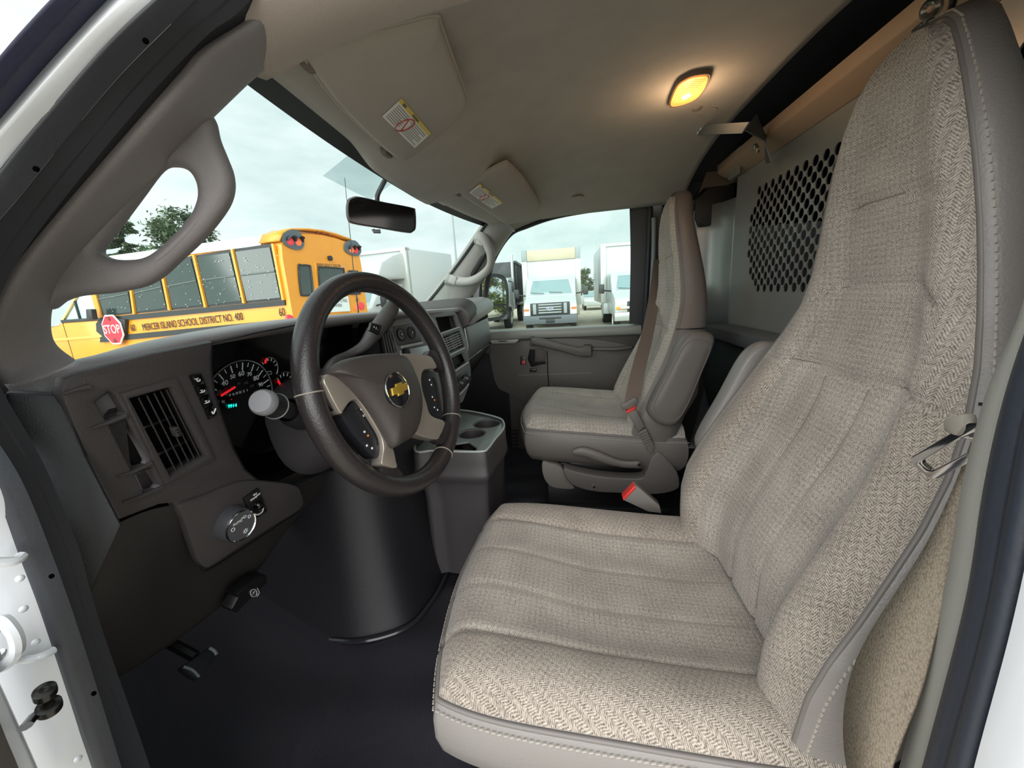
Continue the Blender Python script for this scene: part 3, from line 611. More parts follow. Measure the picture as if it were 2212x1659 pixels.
def seat(cx, inb, dyc, dyb, dz, F1, F2, label, tilt=0):
    dz0 = dz
    S = thing('driver_seat' if cx < 0 else 'passenger_seat', (cx, -.1, .735), label, 'seat')
    def W(a, y, z): return V((cx+a, y, z+dz))
    # ---- cushion
    def cz(a, y):
        u = a/.25; f = (y+.31)/.52
        z = .985+.03*ss(f*1.1)-.035*(1-ss((abs(u)-.35)/.45))*(1-.6*ss((f-.45)/.5))
        z += .012*(1-u*u)*ss((f-.5)/.4)
        z -= .006*bump(abs(a)-.15, .006)+.0025*(bump(a-.05, .004)+bump(a+.05, .004))*ss(f*4)
        return z
    N, Mm = 80, 72
    def cp(i, j):
        s, t = 2*i/N-1, 2*j/Mm-1
        a = .252*s*math.sqrt(1-.16*max(0, t)**4); yy = t*math.sqrt(1-.22*s*s*(t > 0)-.0*s)
        y = lerp(-.31, .214, (yy+1)/2)
        m = max(abs(s), t); z = cz(a, y)-.032*max(0, (m-.80)/.2)**2.6
        return W(a, y+dyc, z)
    rows = [[cp(i, j) for i in range(N+1)] for j in range(Mm+1)]
    iA, iB = round(N*(1-.15/.252)/2), round(N*(1+.15/.252)/2)
    uvf = lambda co: (co.x, co.y)
    for nm, a, b, mm in (('cushion_bolster', 0, iA, F2), ('cushion_centre', iA, iB, F1), ('cushion_bolster', iB, N, F2)):
        g = G(); g.grid([r[a:b+1] for r in rows]); obj(nm, g, mm, S, smooth=180, uv=uvf)
    ring = [rows[j][0] for j in range(Mm+1)]+[rows[Mm][i] for i in range(1, N)]+[rows[j][N] for j in range(Mm, -1, -1)]
    cen = W(0, -.05+dyc, 0)
    def rof(o, z):
        out = []
        for p in ring:
            d = V((p.x-cen.x, (p.y-cen.y)*.9, 0)); d = d.normalized() if d.length else d
            out.append(V((p.x, p.y, p.z+z))+d*o)
        return out
    sk = [rof(0, 0), rof(.006, -.008), rof(.012, -.03), rof(.012, -.06), rof(.004, -.09), rof(-.015, -.115), rof(-.04, -.125)]
    g = G(); g.grid(sk); obj('cushion_skirt', g, VIN if cx < 0 else VIN2, S, smooth=180)
    g = G(); g.tube(rof(.003, -.003), .0035, 8); obj('cushion_piping', g, PIP, S, smooth=180)
    g = G(); stitches(rof(.0105, -.013), .008, .0055, .0008, V((0, .3, 1)), g); o = obj('cushion_stitching', g, STI, S, smooth=0); o['kind'] = 'stuff'
    # ---- backrest front
    dz = 0
    NU, NZ = 60, 110
    def yb(a, z):
        hw = max(interp(hwT, z), .001); u = a/hw; au = abs(u)
        y = interp(yT, z)
        rec = interp([(.96, .05), (1.1, .052), (1.25, .046), (1.36, .034), (1.48, .020), (1.6, .012), (1.8, .0)], z)
        y += .012*(1-ss((au-.78)/.22))-rec*(1-ss((au-.42)/.34))
        low = 1-ss((z-1.31)/.05)
        y -= .009*bump((au-.62)*hw, .006)*(1-ss((z-1.38)/.08))
        y -= .005*low*(bump(a-.045, .005)+bump(a+.045, .005))
        arc = 1.484-.035*max(0, au-.35)**2*4
        y -= .010*bump(z-arc, .006)*(1-ss((au-.72)/.12))
        y -= .010*bump(z-(1.352+.012*au), .006)*(1-ss((au-.85)/.1))
        y -= .006*bump(z-(1.597-.02*max(0, au-.3)), .006)*(1-ss((au-.75)/.15))
        return y
    def bpt(u, z):
        a = u*interp(hwT, z); y = yb(a, z); return W(a, y+dyb+tilt*(z-1.0), z)
    zs = [lerp(.965, 1.70, j/84) for j in range(85)]+[1.70+.084*math.sin(PI/2*k/16) for k in range(1, 17)]
    br = [[bpt(2*i/NU-1, z) for i in range(NU+1)] for z in zs]
    uvb = lambda co: (co.x, co.z)
    SEAM = mat('seam_thread', '7b736a', .9)
    def sline(f, a0, a1, nm='seam', nn=40):
        g = G(); g.tube([f(lerp(a0, a1, k/nn))+V((0, .0011, 0)) for k in range(nn+1)], .0011, 5); obj(nm, g, SEAM, S)
    sline(lambda u: bpt(u, 1.484-.035*max(0, abs(u)-.35)**2*4), -.74, .74)
    sline(lambda u: bpt(u, 1.352+.012*abs(u)), -.86, .86)
    sline(lambda u: bpt(u, 1.597-.02*max(0, abs(u)-.3)), -.25, .76)
    for s_ in (-.62, .62): sline(lambda z: bpt(s_, z), .975, 1.355)
    for s_ in (-.19, .19): sline(lambda z: bpt(s_*.245/max(.2, interp(hwT, z)), z), .985, 1.345)
    def cpt_(a, y): return W(a, y+dyc, cz(a, y)+dz0+.0005)
    for a_ in (-.15, .15, -.05, .05): sline(lambda y: cpt_(a_, y), -.28, .155)
    jA, jB = round(NU*.19), round(NU*.81)
    jsplit = 44   # lower bolsters stop at the lower cross seam
    g = G(); g.grid([r[jA:jB+1] for r in br[:jsplit+1]]); obj('backrest_centre', g, F1, S, smooth=180, uv=uvb)
    for a, b in ((0, jA), (jB, NU)):
        g = G(); g.grid([r[a:b+1] for r in br[:jsplit+1]]); obj('backrest_bolster', g, F2, S, smooth=180, uv=uvb)
    g = G(); g.grid(br[jsplit:]); obj('headrest_panel', g, F1, S, smooth=180, uv=uvb)
    # ---- vinyl shell round the sides and back
    edge = [r[0] for r in br]+[r[NU] for r in reversed(br[:-1])]
    zz = zs+list(reversed(zs[:-1])); sg = [-1]*len(zs)+[1]*(len(zs)-1)
    def shell(out, dep):
        R_ = []
        for p, z, s in zip(edge, zz, sg):
            k = ss((z-1.64)/.13)   # near the top the outward direction turns up
            th = interp(thT, z)
            R_.append(p+V((s*out*(1-k)+s*out*.4*k*(abs(p.x-cx) > .005), -dep*th, out*.75*k)))
        return R_
    sh = [edge, shell(.007, .03), shell(.014, .16), shell(.019, .4), shell(.017, .75), shell(.003, .98), shell(-.02, 1.05)]
    g = G(); g.grid(sh); obj('backrest_side', g, VIN if cx < 0 else VIN2, S, smooth=180)
    # back panel
    bk = sh[-1]; n2 = len(zs); g = G(); g.grid([[bk[k], lerp(bk[k], bk[-1-k], .25)+V((0, -.012, 0)), lerp(bk[k], bk[-1-k], .75)+V((0, -.012, 0)), bk[-1-k]] for k in range(n2-1)]); obj('back_panel', g, VIN2, S, smooth=180)
    g = G(); g.tube([p+V((0, -.002, 0)) for p in shell(.002, .01)], .0035, 8); obj('backrest_piping', g, PIP, S, smooth=180)
    g = G(); n_ = shell(.0115, .10); stitches(n_, .009, .006, .0009, V((0, 1, .2)), g); o = obj('backrest_stitching', g, STI if cx < 0 else PIP, S, smooth=0); o['kind'] = 'stuff'
    # cross seams on the vinyl sides
    for s in (-1, 1):
        P = [W(s*(interp(hwT, 1.37)+o_), interp(yT, 1.37)-d*interp(thT, 1.37)+dyb+tilt*.37-.0, 1.37) for o_, d in ((.008, .03), (.0155, .16), (.0205, .4), (.0185, .75), (.006, .97))]
        g = G(); g.tube(cr(P, 12), .0016, 6); obj('side_seam', g, BLK, S)
    # ---- fold-up armrest on the inboard side
    ar = [(.349-.0, 1.372), (.385, 1.362), (.392, 1.335), (.365, 1.255), (.335, 1.165), (.305, 1.105), (.28, 1.09), (.245, 1.10), (.218, 1.13), (.222, 1.165), (.262, 1.25), (.30, 1.335), (.325, 1.365)]
    P = cr([V((cx+inb*.255, -y+dyb-.07, z+dz-.0)) for y, z in ar], 48, True)
    c0 = sum(P, V((0, 0, 0)))/len(P)
    rws = []
    for o_, sc in ((0, .86), (.004, .96), (.012, 1.0), (.03, 1.0), (.042, .97), (.05, .88), (.052, .5), (.052, .05)): rws.append([c0+(p-c0)*sc+V((inb*o_, 0, 0)) for p in P])
    g = G(); g.grid(rws, cu=True, caps=True); ao = obj('armrest', g, VIN if cx < 0 else VIN2, S, smooth=60)
    g = G(); g.tube([c0+(p-c0)*.84+V((inb*.0505, 0, 0)) for p in P], .0013, 6, closed=True); obj('armrest_seam', g, PIP, ao)
    # ---- seat base
    g = G(); g.box((cx, -.06+dyc, .86+dz0*.5), (.40, .40, .06)); g.box((cx, -.08, .785), (.34, .34, .10)); obj('pedestal', g, BLK, S, bevel=.008)
    for s in (-1, 1): g = G(); g.box((cx+s*.18, -.06+dyc, .748), (.03, .46, .028)); obj('slide_rail', g, mat('rail_steel', '3c3d40', .4, metal=.7), S, bevel=.003)
    return S
DS = seat(-.415, 1, 0, 0, 0, FAB, FAB2, "driver's bucket seat in beige woven cloth with grey vinyl sides, nearest the open door")
PS = seat(.415, -1, -.04, .058, .085, FABP, FABP, 'passenger bucket seat in beige cloth with grey armrest, beside the closed door', .03)

# ---- plastic side cover, recliner lever and bag of the passenger seat (inboard face)
Xs = .148
def trace(L, X, dx, name, m, par, bevel=.004, n=0, seg=2):
    P = [px(x, y, X=X) for x, y in L]
    if n: P = cr(P, n, True)
    g = G(); g.prism(P, (dx, 0, 0)); return obj(name, g, m, par, bevel=bevel, seg=seg)
trace([(1218, 1012), (1240, 1018), (1300, 1030), (1380, 1034), (1395, 1022), (1408, 990), (1420, 978), (1432, 982), (1460, 1015), (1468, 1040), (1462, 1058), (1420, 1068), (1340, 1066), (1280, 1062), (1240, 1050), (1222, 1032)], Xs, .05, 'side_cover', VIN2, PS, .008, 60, 3)
lv = cr([px(x, y, X=Xs-.01) for x, y in ((1236, 977), (1262, 976), (1290, 985), (1320, 996), (1350, 1003), (1382, 1003))], 24)
g = G(); g.tube(lv, [interp([(0, .006), (.15, .016), (.4, .017), (.7, .012), (1, .012)], i/24) for i in range(25)], 12, flat=.6, up=(1, 0, 0)); lo = obj('recliner_lever', g, VIN2, PS, smooth=180)
obj('lever_screw', G().lathe([(0, .002), (.004, .002), (.004, 0)], px(1380, 1004, X=Xs-.018), (-1, 0, 0), 10), BLK, lo)
trace([(1172, 998), (1185, 1000), (1212, 1010), (1230, 1040), (1240, 1056), (1200, 1054), (1182, 1044), (1172, 1022)], Xs+.03, .03, 'lower_pocket', mat('pocket_cloth', '7d7771', .8), PS, .004, 30)
trace([(1276, 1053), (1281, 1044), (1290, 1053), (1290, 1060), (1276, 1059)], Xs-.004, .006, 'cover_clip', PIP, PS, .002)
obj('clip_hole', G().lathe([(0, .002), (.004, .002), (.004, 0)], px(1283, 1052, X=Xs-.004), (-1, 0, 0), 10), BLK, PS)

# ---- passenger belt: webbing from the pillar to the latched buckle
BELT = mat('tan_webbing', '8f8073', .8, bump=.6, bscale=900); BELTP = mat('brown_webbing', '6e6259', .8, bump=.5, bscale=900)
def ribbon(ptsA, ptsB, th, n=24):
    A_, B_ = cr(ptsA, n), cr(ptsB, n); g = G(); rows = []
    for a, b in zip(A_, B_):
        nn_ = (b-a).cross(V((.1, .2, 1))).normalized()*th/2; rows.append([a-nn_, b-nn_, b+nn_, a+nn_])
    g.grid(rows, cu=True, caps=True); return g
pbelt = thing('seat_belt', px(1385, 870, X=.155), 'brown seat belt strap lying across the passenger seat edge', 'seat belt')
a = [px(x, y, X=X) for x, y, X in ((1412, 560, .70), (1402, 640, .56), (1386, 720, .40), (1366, 790, .26), (1352, 850, .17), (1347, 880, .14))]
b = [px(x, y, X=X) for x, y, X in ((1426, 560, .71), (1424, 640, .57), (1412, 720, .41), (1396, 790, .27), (1382, 850, .175), (1374, 884, .142))]
obj('webbing', ribbon(a, b, .002), BELTP, pbelt)
trace([(1340, 874), (1352, 870), (1372, 858), (1378, 864), (1378, 872), (1362, 884), (1344, 886)], .14, .012, 'latch_tongue', VIN2, pbelt, .003)
pbk = thing('belt_buckle', px(1400, 985, X=.14), 'grey seat belt buckle with red button, latched beside the passenger seat', 'buckle')
trace([(1353, 889), (1372, 880), (1394, 922), (1380, 934)], .130, .022, 'housing', VIN2, pbk, .004)
trace([(1353, 889), (1373, 879), (1374, 884), (1354, 894)], .128, .02, 'button', RED, pbk, .001)
trace([(1380, 934), (1396, 925), (1415, 965), (1408, 982), (1400, 975)], .134, .014, 'stalk', VIN2, pbk, .004)
for i in range(6):
    a, b = px(1381+i*2.6, 938+i*5.0, X=.13), px(1397+i*2.4, 930+i*5.2, X=.13); obj('stalk_rib', G().tube([a, b], .003, 6), VIN2, pbk)

# ---- driver's buckle: grey block with red button beside the cushion
dbk = thing('belt_buckle', px(1420, 1120, X=-.13), "grey seat belt buckle with red button standing between the seats by the driver's cushion", 'buckle')
trace([(1372, 1049), (1380, 1053), (1425, 1092), (1430, 1110), (1400, 1106), (1348, 1082), (1345, 1077)], -.14, .028, 'housing', mat('buckle_grey', '75706c', .5), dbk, .004)
trace([(1372, 1049), (1345, 1077), (1347, 1083), (1374, 1056)], -.142, .026, 'button', RED, dbk, .002)
g = G(); g.tube([px(1415, 1100, X=-.125), px(1430, 1115, X=-.125)+V((0, -.01, -.06)), V((-.135, -.17, .80))], .010, 8); obj('stalk', g, BLK, dbk)

# ---- driver's belt: broad tan webbing hanging down the pillar with its chrome tongue
db = thing('seat_belt', (-.70, -.28, 1.0), "tan seat belt webbing with chrome tongue hanging beside the driver's seat", 'seat belt')
a = [px(x, y, Y=Yv) for x, y, Yv in ((2120, 900, -.30), (2060, 1060, -.285), (1990, 1200, -.275), (1880, 1370, -.262), (1835, 1480, -.25), (1825, 1600, -.24), (1850, 1750, -.23))]
b = [px(x, y, Y=Yv) for x, y, Yv in ((2165, 880, -.30), (2092, 1060, -.285), (2062, 1200, -.27), (2020, 1370, -.255), (1985, 1500, -.245), (1935, 1630, -.235), (1900, 1750, -.225))]
WB = mat('tan_belt', '8d8172', .85)
t = WB.node_tree; bs = t.nodes['Principled BSDF']; tcn = t.nodes.new('ShaderNodeTexCoord'); wv = t.nodes.new('ShaderNodeTexVoronoi'); wv.inputs['Scale'].default_value = 430
rpn = t.nodes.new('ShaderNodeValToRGB'); rpn.color_ramp.elements[0].color = (*lin('9c9080'), 1); rpn.color_ramp.elements[1].color = (*lin('6f6456'), 1); bpn = t.nodes.new('ShaderNodeBump'); bpn.inputs['Strength'].default_value = .5; bpn.inputs['Distance'].default_value = .001; bpn.invert = True
t.links.new(tcn.outputs['Object'], wv.inputs[0]); t.links.new(wv.outputs[0], rpn.inputs[0]); t.links.new(rpn.outputs[0], bs.inputs['Base Color']); t.links.new(wv.outputs[0], bpn.inputs['Height']); t.links.new(bpn.outputs[0], bs.inputs['Normal'])
obj('webbing', ribbon(a, b, .003, 40), WB, db, smooth=180)
# tongue: chrome slotted plate with a black-grey grip
c = px(2060, 975, Y=-.272); uu = (px(2100, 955, Y=-.270)-px(2012, 1003, Y=-.268)).normalized(); vv = V((0, .3, 1))
Mt = frame(c, uu, n=(vv-uu*vv.dot(uu)).cross(uu)*-1)
o_ = rrect(.062, .020, .006); h_ = [(x*.70-.004, y*.48) for x, y in rrect(.058, .018, .005)]
obj('tongue', plate(o_, [h_], .003, Mt, .0006), CHR, db)
trace_y = [px(x, y, Y=-.275) for x, y in ((2066, 905), (2115, 890), (2118, 920), (2098, 945), (2070, 930))]
g = G(); g.prism(trace_y, (0, .010, 0)); obj('tongue_grip', g, mat('clip_grey', '8a857c', .4), db, bevel=.003)
# ================================================================== DASHBOARD
DB = thing('dashboard', (0, .6, 1.0), 'charcoal plastic dashboard running the full width under the windshield', 'dashboard')
class PL:
    """a plane in the cab; d(x,y) = where the line through a photo pixel meets it, pushed in by k"""
    def __init__(s, P, N): s.P = V(P); s.N = V(N).normalized(); s.M = frame(s.P, (1, 0, 0), n=-s.N); s.I = s.M.inverted()
    def d(s, x, y, k=0): return px(x, y, P=s.P+s.N*k, N=s.N)
    def uv(s, L, k=0): return [tuple((s.I@s.d(x, y, k)).xy) for x, y in L]
    def plate(s, outer, holes, th, k=0, bevel=.0015, n=0):
        o = s.uv(outer, k)
        if n: o = [p.xy for p in cr([V((a, b, 0)) for a, b in o], n, True)]
        Mk = Matrix.Translation(s.N*(k+th/2))@s.M
        return plate(o, [s.uv(h, k) for h in holes], th-2*bevel, Mk, bevel)
    def prism(s, L, k, th, n=0):
        P = [s.d(x, y, k) for x, y in L]
        if n: P = cr(P, n, True)
        g = G(); g.prism(P, s.N*th); return g
    def line(s, L, r, k=0, n=24, sides=8, closed=False): g = G(); g.tube(cr([s.d(x, y, k) for x, y in L], n, closed), r, sides, closed=closed); return g
    def text(s, t, x, y, h, ang=0, k=-.0015, sx=1.0, a=None):
        """a = pixel pair giving the baseline direction"""
        p = s.d(x, y, k); u = (s.d(a[2], a[3], k)-s.d(a[0], a[1], k)) if a else V((1, 0, 0))
        return textg(t, h, frame(p, u, n=-s.N), .0003, sx=sx)
DF = PL((-.6, .445, 1.42), (.05, 1, .2))

# --- top pad swept across the car
ED = [(-.775, .482, 1.456, .040), (-.745, .470, 1.459, .042), (-.715, .462, 1.462, .036), (-.69, .456, 1.465, .018), (-.634, .450, 1.473, .015), (-.54, .445, 1.479, .016), (-.45, .438, 1.482, .018), (-.3, .418, 1.482, .018), (-.15, .402, 1.480, .017), (0, .388, 1.474, .017), (.1, .372, 1.472, .017), (.2, .36, 1.468, .017), (.26, .345, 1.47, .017), (.5, .335, 1.468, .017), (.74, .34, 1.455, .017)]
def ed(x): return V((x, interp([(a, b) for a, b, c, d in ED], x), interp([(a, c) for a, b, c, d in ED], x))), interp([(a, d) for a, b, c, d in ED], x)
rows = []
for i in range(81):
    x = lerp(-.775, .74, i/80); e, t = ed(x); s = (x/.74)**2; yb_ = .64+.27*(1-s)-.08*s
    rows.append([e+V((0, .03, -t-.004)), e+V((0, .006, -t)), e+V((0, -.002, -t*.6)), e+V((0, .001, -t*.2)), e+V((0, .008, -.0)), e+V((0, .03, .002)), V((x, lerp(e.y, yb_, .5), e.z-.006)), V((x, yb_, 1.425)), V((x, yb_+.03, 1.40))])
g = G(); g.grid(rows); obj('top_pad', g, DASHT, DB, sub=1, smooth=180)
# wide shell behind everything so nothing outside shows through
g = G(); g.grid([[V((x, interp([(-.775, .53), (-.2, .53), (.05, .46), (.74, .42)], x)+a, z)) for x in (-.775, -.6, -.4, -.2, .0, .2, .5, .74)] for a, z in ((.06, 1.44), (.08, 1.3), (.09, 1.15), (.13, 1.04))]); obj('inner_shell', g, BLK, DB)

# --- end cap facing the door
g = G(); P = [tri(x, y, X) for x, y, X in ((10, 846, -.785), (130, 851, -.757), (185, 985, -.757), (252, 1115, -.757), (262, 1135, -.757), (196, 1285, -.775), (150, 1250, -.785), (60, 1020, -.785), (15, 900, -.785))]
g.prism(P, (.008, .012, 0)); obj('end_cap', g, mat('end_cap_slate', '2f3034', .5, bump=.3, bscale=900), DB, bevel=.003)

# --- driver's face panel: scooped side with three open cells, air outlet, cut-out for the gauges
cellA = [(206, 868), (236, 846), (246, 850), (270, 892), (266, 899), (232, 910)]
cellB = [(238, 912), (268, 903), (274, 908), (323, 996), (320, 1004), (288, 1014)]
cellC = [(294, 1026), (318, 1014), (326, 1016), (345, 1048), (340, 1056), (312, 1066)]
ventH = [(268, 852), (380, 820), (462, 990), (362, 1040)]
face = [(132, 850), (140, 820), (175, 806), (245, 786), (330, 764), (460, 738), (456, 770), (457, 800), (464, 850), (482, 905), (505, 970), (530, 1015), (566, 1044), (640, 1050), (650, 1085), (560, 1130), (470, 1200), (390, 1110), (374, 1087), (345, 1090), (262, 1122), (225, 1050), (178, 965)]
obj('face_panel', DF.plate(face, [cellA, cellB, cellC, ventH], .012, 0, .003), DASH, DB)
for L, k in ((cellA, .012), (cellC, .012)):
    g = DF.prism(L, k+.002, .01); obj('cell_floor', g, DASH, DB)
g = DF.prism(cellB, .03, .01); obj('cell_floor', g, BLK, DB)
g = DF.prism([(206, 868), (236, 846), (246, 850), (262, 878), (234, 884), (222, 900)], .008, .01); obj('cell_flap', g, mat('cell_grey', '57565a', .45), DB)
for L in ([(135, 852), (165, 842), (192, 836)], [(196, 926), (232, 914), (270, 898)], [(252, 1030), (290, 1018), (325, 1001)], [(265, 1085), (305, 1072), (347, 1054)]):
    g = G(); g.tube(cr([DF.d(x, y, -.001) for x, y in L], 10), [.0008+.0022*i/10 for i in range(11)], 8); obj('rib', g, DASH, DB)
# air outlet
vt = obj('air_vent', DF.plate([(262, 850), (384, 815), (470, 993), (358, 1048)], [[(283, 862), (372, 836), (447, 985), (370, 1030)]], .02, -.003, .003), DASH, DB)
g = DF.prism(ventH, .035, .004); obj('duct', g, BLK, vt)
def lp(q, s, t):
    a, b, c, d = [V((*p, 0)) for p in q]; return lerp(lerp(a, b, s), lerp(d, c, s), t)
VQ = [(280, 862), (374, 834), (450, 987), (368, 1033)]
for i, s in enumerate((.17, .36, .53, .68, .81, .93)):
    a, b = lp(VQ, s, .02), lp(VQ, s, .98); P0, P1 = DF.d(a.x, a.y, .002), DF.d(b.x, b.y, .002)
    g = G(); g.prism([P0, P1, P1+DF.N*.016+V((.010, 0, .002)), P0+DF.N*.016+V((.010, 0, .002))], V((.0016, 0, .0004))); obj('vane', g, DASH, vt)
for t in (.36, .70):
    a, b = lp(VQ, .02, t), lp(VQ, .98, t); g = G(); g.tube([DF.d(a.x, a.y, .02), DF.d(b.x, b.y, .02)], .0016, 6); obj('cross_vane', g, DASH, vt)
g = DF.prism([(376, 926), (388, 922), (396, 940), (384, 945)], -.003, .008); obj('vent_tab', g, DASH, vt, bevel=.001)
for i in range(3): g = DF.line([(379+i*4, 930+i*5), (388+i*4, 927+i*5)], .0006, -.0035, 2, 6); obj('tab_rib', g, BLK, vt)
# --- stack of four trip buttons left of the gauges
bq = [(411, 811), (436, 806), (470, 895), (452, 907)]
obj('button_bezel', DF.prism(bq, -.002, .006), BLK, DB, bevel=.001)
icons = []
for i in range(4):
    q = [(413+10.8*i, 813+24*i), (434+9*i, 808.5+22*i), (442+9*i, 829+22*i), (422+10.6*i, 834+24*i)]
    b_ = obj('trip_button', DF.prism(q, -.0045, .004), BLKG, DB, bevel=.0006)
    cx_, cy_ = sum(p[0] for p in q)/4, sum(p[1] for p in q)/4
    if i < 3:
        g = G()
        for dx, dy, w, h in ((-3, -1, 5, 1.3), (-2, 2, 1.4, 3), (1, 2.2, 1.4, 3), (3.6, 0, 1.4, 4.5), (-3, 4, 6, 1.2) if i else (-4, -3.4, 9, 1)):
            cx2, cy2 = cx_+dx+1, cy_+dy; q2 = [(cx2-w/2, cy2-h/2+w*.12), (cx2+w/2, cy2-h/2-w*.12), (cx2+w/2, cy2+h/2-w*.12), (cx2-w/2, cy2+h/2+w*.12)]; g.prism([DF.d(x, y, -.005) for x, y in q2], DF.N*.0006)
        obj('icon', g, TXT, b_)
    else: obj('icon', DF.line([(458, 889), (461, 894), (466, 882)], .0008, -.005, 6, 6), TXT, b_)

# --- gauge cluster: black hood cavity, back plate and dials
opn = [(458, 742), (560, 718), (640, 702), (760, 686), (868, 684), (850, 745), (835, 800), (815, 900), (760, 1000), (640, 1050), (566, 1044), (530, 1015), (505, 970), (482, 905), (464, 850), (456, 790)]
P0 = [DF.d(x, y, .006) for x, y in opn]; c0 = sum(P0, V((0, 0, 0)))/len(P0)
P1 = [c0+(p-c0)*.93+V((0, .10, 0)) for p in P0]
g = G(); g.grid([P0, [lerp(a, b, .5) for a, b in zip(P0, P1)], P1], cu=True); cl = obj('gauge_hood', g, mat('hood_black', '17171a', .6), DB, solid=.002)
CL = PL((-.42, .525, 1.34), (.05, 1, .18))
g = G(); g.prism([CL.d(x, y) for x, y in ((440, 735), (640, 700), (760, 690), (770, 860), (640, 960), (560, 980), (500, 960), (445, 830))], CL.N*.01); gc = obj('gauge_cluster', g, BLKG, DB)
GR = mat('gauge_print', 'b9bcc0', .5, emit=.05); GRD = mat('gauge_print_dim', '4a4c50', .6); NDL = mat('needle_red', 'e2222a', .4, emit=.5); TEAL = mat('teal_digits', '18c8b4', .4, emit=1.6)
sc = CL.d(518, 866); U = (CL.d(560, 852)-CL.d(480, 880)).normalized(); Vv = CL.N.cross(U)*1
if Vv.z < 0: Vv = -Vv
rad = (CL.d(586, 842)-sc).length
def cpt(a, r, k=-.002): return sc+(U*math.cos(a)+Vv*math.sin(a))*r+CL.N*k
ga = thing('x', (0, 0, 0), 'x', 'x'); bpy.data.objects.remove(ga)
sp = obj('speedometer', G().tube([cpt(math.radians(a), rad) for a in range(200, -20, -6)], .0012, 8), mat('gauge_ring', 'a4a6a8', .25, metal=.8), gc)
for k in range(21):
    a = math.radians(205-k*10.3); L = .012 if k % 2 == 0 else .007
    g = G(); g.tube([cpt(a, rad*.95), cpt(a, rad*.95-L)], .0009 if k % 2 == 0 else .0006, 6); obj('tick', g, GR, sp)
for k, s in enumerate(('10', '20', '30', '40', '50', '60', '70', '80', '90', '100')):
    a = math.radians(205-20.6*(k+.9)); obj('numeral', textg(s, .0115 if k % 2 else .0095, frame(cpt(a, rad*.68), U, n=-CL.N), .0003), GR if k > 2 else GRD, sp)
for k in range(7):
    a = math.radians(170-26*k); obj('small_numeral', textg(str(20*(k+1)), .006, frame(cpt(a, rad*.45), U, n=-CL.N), .0002), GRD, sp)
def bar(a, b, w, k, m, nm, par, pl=CL):
    A_, B_ = pl.d(*a, k), pl.d(*b, k); t = (B_-A_).normalized(); s = t.cross(pl.N).normalized()*w/2
    g = G(); g.prism([A_-s, A_+s, B_+s*.8, B_-s*.8], pl.N*.001); return obj(nm, g, m, par)
bar((478, 855), (509, 836), .0035, -.004, NDL, 'needle', sp)
for i, ch in enumerate('PRND21'): obj('gear_letter', CL.text(ch, 497+7.4*i, 854-2.2*i, .0055, k=-.002, a=(480, 880, 560, 852)), GR, gc)
obj('gear_mark', CL.text('-', 500, 862, .008, k=-.002, a=(480, 880, 560, 852)), NDL, gc)
obj('odometer', CL.text('9914', 502, 877, .0082, k=-.002, a=(480, 882, 560, 868)), TEAL, gc)
obj('letter', CL.text('H', 482, 868, .006, k=-.002, a=(480, 882, 560, 868)), GR, gc)
for (x, y, r0, n1, n2) in ((578, 798, 25, (573, 785), (577, 774)), (612, 834, 28, (601, 822), (608, 834))):
    c = CL.d(x, y); r = (CL.d(x+r0, y-5)-c).length*.8
    q = lambda a, rr: c+(U*math.cos(math.radians(a))+Vv*math.sin(math.radians(a)))*rr-CL.N*.002
    sg = obj('small_gauge', G().tube([q(a, r) for a in range(100, -40, -8)], .0009, 6), MATS['gauge_ring'], gc)
    for a in (130, 110, 90, 65, 40, 15): obj('tick', G().tube([q(a, r*.93), q(a, r*.72)], .0007, 5), GR, sg)
    bar(n1, n2, .004, -.004, NDL, 'needle', sg)
for x, y in ((582, 806), (622, 832)): obj('symbol', G().tube([CL.d(x+a, y+b, -.002) for a, b in ((-4, -3), (4, -4), (5, 2), (-3, 3))], .0005, 5, closed=True), GR, gc)

# --- switch panel with the headlamp knob and dimmer
SWP = [(388, 1092), (440, 1070), (520, 1040), (580, 1040), (640, 1049), (653, 1070), (656, 1088), (645, 1103), (600, 1131), (520, 1182), (460, 1222), (446, 1226), (432, 1216), (420, 1190), (400, 1130)]
swp = obj('switch_panel', DF.plate(SWP, [], .012, -.004, .003, 60), DASH, DB)
obj('panel_groove', DF.line([(390, 1096), (402, 1135), (422, 1192), (434, 1222), (450, 1231), (520, 1188), (600, 1136), (648, 1106)], .0018, .003, 50), BLK, DB)
kc = DF.d(509, 1139, -.03); kb = DF.d(496, 1128, -.004)
ax = (kc-kb).normalized(); ax = (-DF.N*.9+ax*.3).normalized(); kr = .0225
kn = obj('headlamp_knob', G().lathe([(kr*1.12, 0), (kr*1.08, .006), (kr*1.0, .02), (kr*.97, .021), (kr*.9, .0225), (0, .0225)], kb, ax, 36), mat('knob_grey', '46464b', .35), DB)
obj('knob_ring', G().lathe([(kr*.99, .0195), (kr*1.0, .022), (kr*.95, .0238), (kr*.9, .0225)], kb, ax, 36), CHR, kn)
KM = frame(kb+ax*.0232, U, n=ax)
def kt(s, h, u, v): return textg(s, h, KM@Matrix.Translation((u, v, 0)), .0002)
obj('icon', kt('O', .008, -.0125, .002), TXT, kn)
obj('icon', kt('AUTO', .0048, -.005, .0085), TXT, kn); obj('icon', kt('=D', .006, .0045, .011), TXT, kn); obj('icon', kt('D', .007, .0125, .0075), TXT, kn)
g = G(); s0 = KM@V((.004, -.0105, .0003)); e1, e2 = KM.to_3x3()@V((1, 0, 0)), KM.to_3x3()@V((0, 1, 0))
g.tube([s0+(e1*math.cos(a*PI/6)+e2*math.sin(a*PI/6))*.0018 for a in range(12)], .0004, 5, closed=True)
for a in range(8): d_ = e1*math.cos(a*PI/4)+e2*math.sin(a*PI/4); g.tube([s0+d_*.0026, s0+d_*.0038], .0004, 5)
